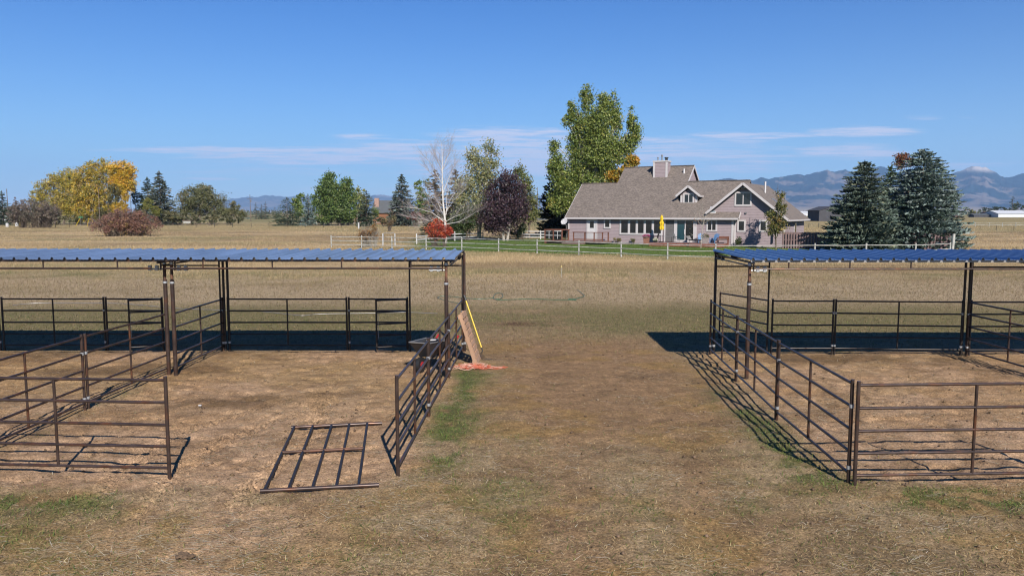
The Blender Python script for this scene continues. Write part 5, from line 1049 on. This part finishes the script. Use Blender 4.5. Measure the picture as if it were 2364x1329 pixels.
fence_run('painted_fence', [G(1196, 552), G(1248, 552.5), G(1295, 552)], 'white three-rail fence between the purple tree and the house deck', 'fence', M['vinyl'], H=1.35, rails=(.35, .78, 1.2), square=True, pr=.07)
fence_run('dark_fence', [G(1085, 548), G(1140, 547), G(1195, 547)], 'dark two-rail fence under the poplar and purple tree', 'fence', M['bark'], H=1.3, rails=(.6, 1.15), square=True, pr=.07)
o = thing('garden_gate', (*G(897, 568), 0), 'white gate frame with arched bar behind the rust-coloured bush', 'gate', rz=None)
for px in (884, 912): MB().tube([(*G(px, 568), 0), (*G(px, 568), 1.55)], .07, 8).build('gate_post', M['vinyl'], o, True)
a, b = G(886, 567.5), G(911, 567.5); MB().tube([(a[0], a[1], .4), (a[0], a[1], 1.5), (a[0] + .1, a[1], 1.58), (b[0] - .1, b[1], 1.58), (b[0], b[1], 1.5), (b[0], b[1], .4)], .035, 6).build('gate_frame', M['galv'], o, True)
fence_run('dark_rail', [G(912, 566), G(962, 563), G(1010, 559)], 'thin brown rail running from the garden gate to the red bush', 'fence', M['bark'], H=1.35, rails=(1.5 - .1,), pr=.04, rr=.03)
fence_run('roadside_fence', [G(p, 519) for p in range(725, 1000, 34)], 'thin grey rail fence along the far road before the log house', 'fence', M['wood_white'], H=1.1, rails=(1.0, .55), pr=.09, rr=.07)
o = thing('wire_fence', (*G(410, 525), 0), 'line of thin dark fence posts across the far dry field', 'fence', rz=None)
wp = [G(px, 524.5) for px in (-60, -10, 58, 128, 160, 235, 300, 370, 411, 453, 495, 537, 580, 621, 663, 705, 747, 789, 830)]
for x, y in wp: MB().tube([(x, y, -.1), (x, y, 1.15)], .07, 6).build('post', M['pipe_dark'], o, True)
for z in (.45, .8, 1.08): MB().tube([(x, y - .08, z) for x, y in wp], .012, 4).build('wire', M['galv'], o)
fence_run('field_fence', [G(p, 523.5 - (p - 2205) * .0) for p in range(2190, 2420, 31)], 'grey post and rail fence in the field right of the blue spruces', 'fence', M['wood_white'], H=1.25, rails=(.55, 1.0), pr=.08, rr=.06)
o = thing('wire_fence', (*G(2200, 531), 0), 'low wire fence with thin steel posts in the field right of the blue spruces', 'fence', rz=None)
wp = [G(px, 532) for px in (2208, 2234, 2262, 2300, 2340, 2380)]
for x, y in wp: MB().tube([(x, y, -.1), (x, y, 1.2)], .04, 6).build('post', M['pipe_dark'], o, True)
for z in (.5, 1.0): MB().tube([(x, y - .05, z) for x, y in wp], .01, 4).build('wire', M['galv'], o)
o = thing('wire_fence', (*G(1870, 530), 0), 'wire fence with dark posts behind the right end of the house', 'fence', rz=None)
wp = [G(px, 526) for px in (1845, 1867, 1890, 1915, 1940)]
for x, y in wp: MB().tube([(x, y, -.1), (x, y, 1.3)], .06, 6).build('post', M['pipe_dark'], o, True)
for z in (.6, 1.1): MB().tube([(x, y - .05, z) for x, y in wp], .012, 4).build('wire', M['galv'], o)
def board_fence():
    m = siding = mat('mauve_boards', (.27, .18, .175), .8, var=.15, scale=2)
    a = Vector((*G(1806, 573), 0)); b = Vector((*G(2207, 590), 0)); b = Vector((45.2, 80.5, 0)); d = (b - a); L = d.length; u = d / L; nrm = Vector((u.y, -u.x, 0))
    o = thing('board_fence', tuple(a), 'tall mauve-brown fence of overlapping vertical boards right of the house', 'fence', rz=None)
    n = int(L / .30); 
    for side, nm in ((1, 'boards'), (-1, 'boards')):
        mb = MB()
        for k in range(n):
            t = (k + (.5 if side < 0 else 0)) * .30; p = a + u * t + nrm * side * .075; h = 1.85 + .03 * math.sin(k * 1.7)
            mb.hexa([p - nrm * .012, p + u * .17 - nrm * .012, p + u * .17 + nrm * .012, p + nrm * .012] + [q + Vector((0, 0, h)) for q in (p - nrm * .012, p + u * .17 - nrm * .012, p + u * .17 + nrm * .012, p + nrm * .012)])
        mb.build(nm, m, o)
    for z in (.3, 1.0, 1.65): MB().bar(a + Vector((0, 0, z)), b + Vector((0, 0, z)), .10, .09).build('rail', m, o)
    for k in range(int(L / 2.4) + 1): p = a + u * k * 2.4; MB().tube([p + Vector((0, 0, -.1)), p + Vector((0, 0, 1.9))], .05, 6).build('post', m, o)
    c = Vector((47.5, 92, 0)); d2 = (c - b).normalized(); mb = MB()
    for k in range(36):
        p = b + d2 * k * .32; n2 = Vector((d2.y, -d2.x, 0)) * .012; mb.hexa([p - n2, p + d2 * .2 - n2, p + d2 * .2 + n2, p + n2] + [q + Vector((0, 0, 1.9)) for q in (p - n2, p + d2 * .2 - n2, p + d2 * .2 + n2, p + n2)])
    mb.build('boards', m, o)
board_fence()
# ------------------------------------------------------------------ poles, signs, far buildings
def pole(px, by, top, dist, label, cross=False, r=.14, trans=False, m='bark'):
    x = (px - 1182) * dist / FPX; h = AY(px, top, dist)[1]; o = thing('utility_pole', (x, dist, 0), label, 'utility pole', 'utility poles', rz=0)
    MB().tube([(0, 0, -.3), (0, 0, h)], [r, r * .7], 8).build('shaft', M[m], o, True)
    if cross: MB().box(-1.2, 1.2, -.06, .06, h - 1.9, h - 1.75).build('crossarm', M['bark'], o)
    if trans: MB().tube([(.35, 0, h - 3.3), (.35, 0, h - 2.4)], .24, 10).build('transformer', M['galv'], o, True)
    return o
pole(24, 515, 436, 260, 'dark utility pole at the left edge of the field')
pole(234, 515, 432, 238, 'grey utility pole in front of the yellow grove', r=.12, m='bark')
pole(307, 514, 437, 244, 'thin pale utility pole at the right side of the yellow grove', r=.10, m='bark_pale')
pole(581, 508, 449, 350, 'utility pole with crossarm before the distant hills', cross=True, trans=True)
pole(1240, 512, 432, 300, 'utility pole between the poplar and the dark spruce')
def sign():
    d = 232.; x = (190 - 1182) * d / FPX; o = thing('street_sign', (x, d, 0), 'small green street sign on a thin post before the yellow grove', 'sign', rz=0)
    MB().tube([(0, 0, -.1), (0, 0, 2.6)], .045, 6).build('post', M['galv'], o, True); gm = mat('sign_green', (.02, .25, .12), .5)
    MB().box(-.62, .62, -.02, .02, 2.5, 2.78).build('sign_plate', gm, o)
    for dx0, dx1, lb in ((-1.6, -.15, 'yellow guy-wire marker leaning left of the green street sign'), (1.85, 2.4, 'yellow guy-wire marker right of the green street sign')):
        q = MB().tube([(x + dx0, d, 0), (x + dx1, d, 2.35)], .07, 6).build('guy_marker', M['yellow'], None, True); tag(q, lb, 'marker', 'yellow guy-wire markers')
    for k, (px, py, r_, h_) in enumerate(((17, 524, .42, 1.0), (39, 522, .45, 1.25))):
        dd = G(px, py); q = MB().tube([(dd[0], dd[1], 0), (dd[0], dd[1], h_)], [r_, r_ * .95], 12).ball((dd[0], dd[1], h_), (r_ * .95, r_ * .95, .12)).build('utility_pedestal', M['vinyl'], None, True)
        tag(q, ['left pale utility pedestal at the edge of the field', 'right taller pale utility pedestal beside the red marker'][k], 'utility box', 'pale utility pedestals')
    dd = G(46, 521); q = MB().box(dd[0] - .12, dd[0] + .12, dd[1] - .05, dd[1] + .05, 0, 1.5).build('marker_post', M['yellow'], None); tag(q, 'thin marker post beside the right pedestal', 'marker')
    dd = G(46, 521); q = MB().box(dd[0] - .26, dd[0] + .26, dd[1] - .03, dd[1] + .03, 1.5, 2.0).build('marker_plate', mat('marker_red', (.5, .06, .03), .6), None); tag(q, 'red plate on the marker post at the left edge', 'marker')
    dd = G(432, 520); o = thing('field_sign', (*dd, 0), 'small dark-roofed notice board in the far field before the willow', 'notice board', rz=0)
    MB().box(-1.4, 1.4, -.15, .15, 1.3, 1.6).build('roof', M['bark'], o); MB().box(-1.2, 1.2, -.05, .05, .7, 1.3).build('board', M['wood_white'], o)
    for s in (-1.2, 1.2): MB().box(s - .08, s + .08, -.08, .08, 0, 1.3).build('post', M['bark'], o)
    dd = G(1296, 640); o = thing('marker_stake', (*dd, 0), 'thin pale stake standing in the tall dry grass beyond the lane', 'stake', rz=0)
    MB().tube([(0, 0, 0), (0, 0, .75)], .012, 6).build('stake', M['wood_white'], o, True); MB().box(-.03, .03, -.004, .004, .62, .74).build('flag', M['yellow'], o)
    dd = G(828, 528); q = MB().tube([(dd[0], dd[1], 0), (dd[0], dd[1], 1.3)], .2, 8).ball((dd[0], dd[1], 1.4), (.25, .25, .14)).build('well_cap', M['vinyl'], None, True); tag(q, 'white-topped utility post left behind the rust-coloured bush', 'utility box')
sign()
def simple_building(name, px0, px1, eave_py, ridge_py, dist, label, wall, roof, cat='building', depth=9, ridge='x', base=0, win=()):
    k = dist / FPX; x0 = (px0 - 1182) * k; x1 = (px1 - 1182) * k; L = x1 - x0; ze = AY(px0, eave_py, dist)[1]; zr = AY(px0, ridge_py, dist)[1]
    o = thing(name, ((x0 + x1) / 2, dist, 0), label, cat, rz=0); h = L / 2
    MB().box(-h, h, 0, depth, 0, ze).build('wall', wall, o)
    if ridge == 'x':
        MB().prism([(-h, .3, ze), (-h, depth - .3, ze), (-h, depth / 2, zr - .1)], (L, 0, 0)).build('gable', wall, o)
        for s, (a, b) in enumerate(((-.5, depth / 2), (depth + .5, depth / 2))): MB().prism([(-h - .5, a, ze + .02), (h + .5, a, ze + .02), (h + .5, b, zr), (-h - .5, b, zr)], (0, 0, .15)).build('roof', roof, o)
    else:
        MB().prism([(-h, 0, ze), (h, 0, ze), (0, 0, zr - .15)], (0, depth, 0)).build('gable', wall, o)
        for s in (-1, 1): MB().prism([(s * (h + .5), -.4, ze - .1), (s * (h + .5), depth + .4, ze - .1), (0, depth + .4, zr), (0, -.4, zr)], (0, 0, .15)).build('roof', roof, o)
    for (a, b, z0, z1) in win: MB().box(-h + a, -h + b, -.05, -.003, z0, z1).build('window', M['glass'], o)
    return o
logm = mat('log_wall', (.24, .10, .045), .8, var=.35, scale=.8, stretch=(.2, .2, 6)); gr = mat('dark_roof', (.11, .12, .13), .85, var=.1, scale=1); wm = mat('white_metal', (.75, .77, .80), .5, var=.03, scale=.4); dk = mat('dark_shed', (.06, .06, .07), .8, var=.2, scale=.5)
H2 = simple_building('log_house', 862, 922, 492, 463, 272, 'log house with dark grey roof half hidden by the pointed spruce', logm, gr, 'house', depth=12, win=((4.5, 5.6, 1, 2.4),))
hx = H2.location.x; k = 272 / FPX; cx = (868 - 1182) * k - hx; zc = AY(868, 457, 272)[1]
CH = MB().box(cx - .7, cx + .8, 2.5, 4.0, 0, zc).build('chimney', mat('pale_brick', (.42, .27, .22), .9, var=.2, scale=2), H2)
simple_building('log_house', 820, 840, 488, 470, 268, 'log gable showing between the cottonwoods and the dark pine', logm, gr, 'house', depth=8, ridge='y', win=((1.0, 2.0, 1.5, 3.2),))
simple_building('far_house', 1226, 1262, 508, 498, 420, 'low brown house far behind the trees left of the dark spruce', mat('brown_house', (.20, .15, .12), .8), gr, 'house')
simple_building('white_barn', 2300, 2372, 493.5, 486, 640, 'white metal barn in the far right field', wm, wm, 'barn', depth=22, win=())
simple_building('long_shed', 2244, 2300, 496.5, 493.5, 650, 'long low dark shed left of the white barn', dk, gr, 'shed', depth=8)
simple_building('small_house', 2200, 2216, 498, 494, 680, 'tiny brown house right of the blue spruces', mat('red_brown', (.22, .09, .06), .8), gr, 'house', depth=8)
simple_building('brown_barn', 2275, 2318, 494, 489, 700, 'brown-roofed building behind the long low shed', mat('brown_wall', (.2, .11, .08), .8), mat('brown_roof', (.16, .08, .06), .8), 'barn', depth=12)
simple_building('dark_barn', 1888, 1940, 486, 477, 360, 'dark barn behind the left blue spruce', dk, dk, 'barn', depth=14, ridge='y')
simple_building('white_building', 1849, 1866, 492, 488, 900, 'far white building right of the house', wm, wm, 'building', depth=12)
simple_building('trailer', 1840, 1858, 497, 495, 560, 'far white trailer near the right end of the house', wm, wm, 'trailer', depth=3)
simple_building('white_house', -8, 22, 497, 478, 330, 'white house partly hidden at the left edge', wm, gr, 'house', depth=10)
DKG = [(.05, .07, .03), (.08, .10, .045), (.035, .05, .022)]
for i, (px, by, d, bl, nm, lb, n, lf) in enumerate([
    (2204, 498, 640, [(2204, 482, 9, 8), (2200, 490, 12, 6)], 'far_tree', 'dark round tree just right of the blue spruces', 500, 1.0),
    (2240, 498, 690, [(2238, 487, 12, 6), (2252, 490, 10, 5)], 'far_tree', 'yellowish green far tree left of the far shed', 500, 1.0),
    (2285, 497, 760, [(2275, 484, 16, 6), (2300, 482, 16, 6), (2318, 484, 10, 6)], 'far_trees', 'long dark tree belt behind the white barn', 1400, 1.1),
    (2345, 497, 690, [(2348, 474, 9, 11), (2342, 482, 10, 8), (2360, 478, 8, 8)], 'far_tree', 'round dark tree at the right edge behind the barn', 800, 1.0)]):
    leafy_tree(nm, px, by, d, bl, lb, DKG if i != 1 else [(.20, .18, .05), (.10, .12, .04)], [1, 1, 1] if i != 1 else [1, 1], n=n, leaf=lf, trunk_r=.3, group='far right trees')
conifer('spruce', 2331, 498, 680, 453, 10, 'pointed dark spruce rising behind the white barn', DKG, [1, 1, 1], tiers=16, per=9, cards=6, power=.6)
def far_belt():
    # a far-off belt of town trees along the horizon, read as one mass
    n = 5200; px = rng.random(n) * 3000 - 300; d = 1300 + rng.random(n) * 900; x = (px - 1182) / FPX * d
    cl = vnoise(px * .03, d * .004, 3); h = 2 + 5 * cl + 3 * vnoise(px * .11, d * .02, 9); k = rng.random(n) < .25 + .75 * sstep(.35, .6, cl)
    x, d, h = x[k], d[k], h[k]; P = np.stack([x + rng.normal(size=len(x)) * 4, d, h * rng.random(len(x))], -1)
    q = leafcloud('far_treeline', P, 5.0, pick(len(x), [(.07, .085, .045), (.10, .10, .05), (.13, .11, .055)], [2, 2, 1]), M['leaf'], None, aspect=.8); tag(q, 'low far-off tree belt along the horizon', 'treeline', kind='stuff')
far_belt()
# ------------------------------------------------------------------ mountains
def mountains(name, prof, D0, D1, seed, rock=None, y_extra=0):
    pxs = np.arange(prof[0][0], prof[-1][0] + .1, 2.5); pr = np.interp(pxs, [p[0] for p in prof], [p[1] for p in prof])
    pr = pr + (fbm(pxs * .06, pxs * 0, 5, seed) - .5) * 8 * np.clip((490 - pr) / 40, 0, 1)
    nr = 150; t = np.linspace(0, 1, nr); A, T = np.meshgrid(pxs, t); Pm = np.broadcast_to(pr, A.shape)
    Dist = D0 + (D1 - D0) * T; rt = .72; Dr = D0 + (D1 - D0) * rt; X = (A - 1182) / FPX * Dist
    Hr = np.maximum((490 - Pm) / FPX * Dr, 0)
    up = np.clip(T / rt, 0, 1); dn = np.clip((T - rt) / (1 - rt), 0, 1)
    sp = 1 - np.abs(2 * fbm(X / 1500 + T * .9, Dist / 2600, 5, seed + 3) - 1)              # spurs and ravines
    sp2 = 1 - np.abs(2 * fbm(X / 520, Dist / 900, 4, seed + 8) - 1)
    shape = up ** 1.25 * (1 - dn ** 1.3)
    Z = Hr * shape * (1 - (.46 * (1 - sp) + .34 * (1 - sp2)) * np.sin(np.pi * np.clip(up, 0, 1)) ** .6 * 1.7) + 0
    Z = np.maximum(Z, 0) - 3
    V = np.stack([X, Dist, Z], -1).reshape(-1, 3); ny, nx = A.shape; i = np.arange(nx * ny).reshape(ny, nx); F = np.stack([i[:-1, :-1], i[:-1, 1:], i[1:, 1:], i[1:, :-1]], -1).reshape(-1, 4)
    f1 = .55 * fbm(X / 650, Dist / 900 + Z / 260, 5, seed + 20) + .45 * fbm(X / 190 + Z / 400, Dist / 420 + Z / 120, 4, seed + 40); zrel = Z / 700
    C = np.zeros(A.shape + (3,)) + np.array([.022, .04, .04]); C = mixc(C, [.27, .21, .17], .8 * sstep(.49, .54, f1 + .20 * (1 - up) - .08)); C = mixc(C, [.45, .35, .22], sstep(.22, .06, up))
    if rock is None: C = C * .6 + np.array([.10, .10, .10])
    if rock is not None:
        r = sstep(rock[2], rock[2] + 120, Z) * np.exp(-((A - rock[0]) / rock[1]) ** 4); C = mixc(C, [.62, .55, .50], r * (.55 + .45 * sstep(.4, .55, fbm(X / 240, Z / 160, 4, 77))))
    o = mesh_np(name, V, F, mat(name + '_ground', (1, 1, 1), .95, attr=True, var=.15, scale=.002, spec=.1), cols=C.reshape(-1, 3), smooth=True); tag(o, kind='structure'); return o
mountains('mountains', [(1560, 478), (1600, 440), (1625, 420), (1650, 413), (1680, 412), (1700, 416), (1722, 413), (1735, 415), (1752, 408), (1770, 411), (1800, 407), (1830, 403), (1862, 402), (1880, 396), (1902, 392), (1920, 396), (1945, 390), (1960, 396), (2000, 388), (2025, 384), (2050, 396), (2090, 402), (2160, 401), (2175, 398), (2190, 400), (2205, 396), (2222, 387), (2240, 384), (2262, 386), (2285, 396), (2310, 410), (2320, 411), (2340, 402), (2370, 392), (2440, 375), (2560, 380), (2700, 400), (2900, 440)], 9500, 15500, 4, rock=(2240, 75, 660))
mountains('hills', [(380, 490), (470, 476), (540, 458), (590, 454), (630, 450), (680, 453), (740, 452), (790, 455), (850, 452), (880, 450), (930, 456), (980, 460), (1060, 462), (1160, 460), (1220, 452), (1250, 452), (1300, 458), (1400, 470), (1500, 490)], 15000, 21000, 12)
# ------------------------------------------------------------------ haze
def haze():
    mb = MB().box(-19500, 21500, -120, 23500, -6, 1400); m = bpy.data.materials.new('haze'); m.use_nodes = True; nt = m.node_tree; nt.nodes.clear()
    out = nt.nodes.new('ShaderNodeOutputMaterial'); v = nt.nodes.new('ShaderNodeVolumePrincipled'); v.inputs['Color'].default_value = (.34, .59, 1.0, 1); v.inputs['Density'].default_value = 4.5e-5; v.inputs['Anisotropy'].default_value = .0
    nt.links.new(v.outputs[0], out.inputs['Volume']); o = mb.build('haze', m, None); tag(o, kind='stuff'); o['label'] = 'thin blue haze over the far hills and mountains'
haze()
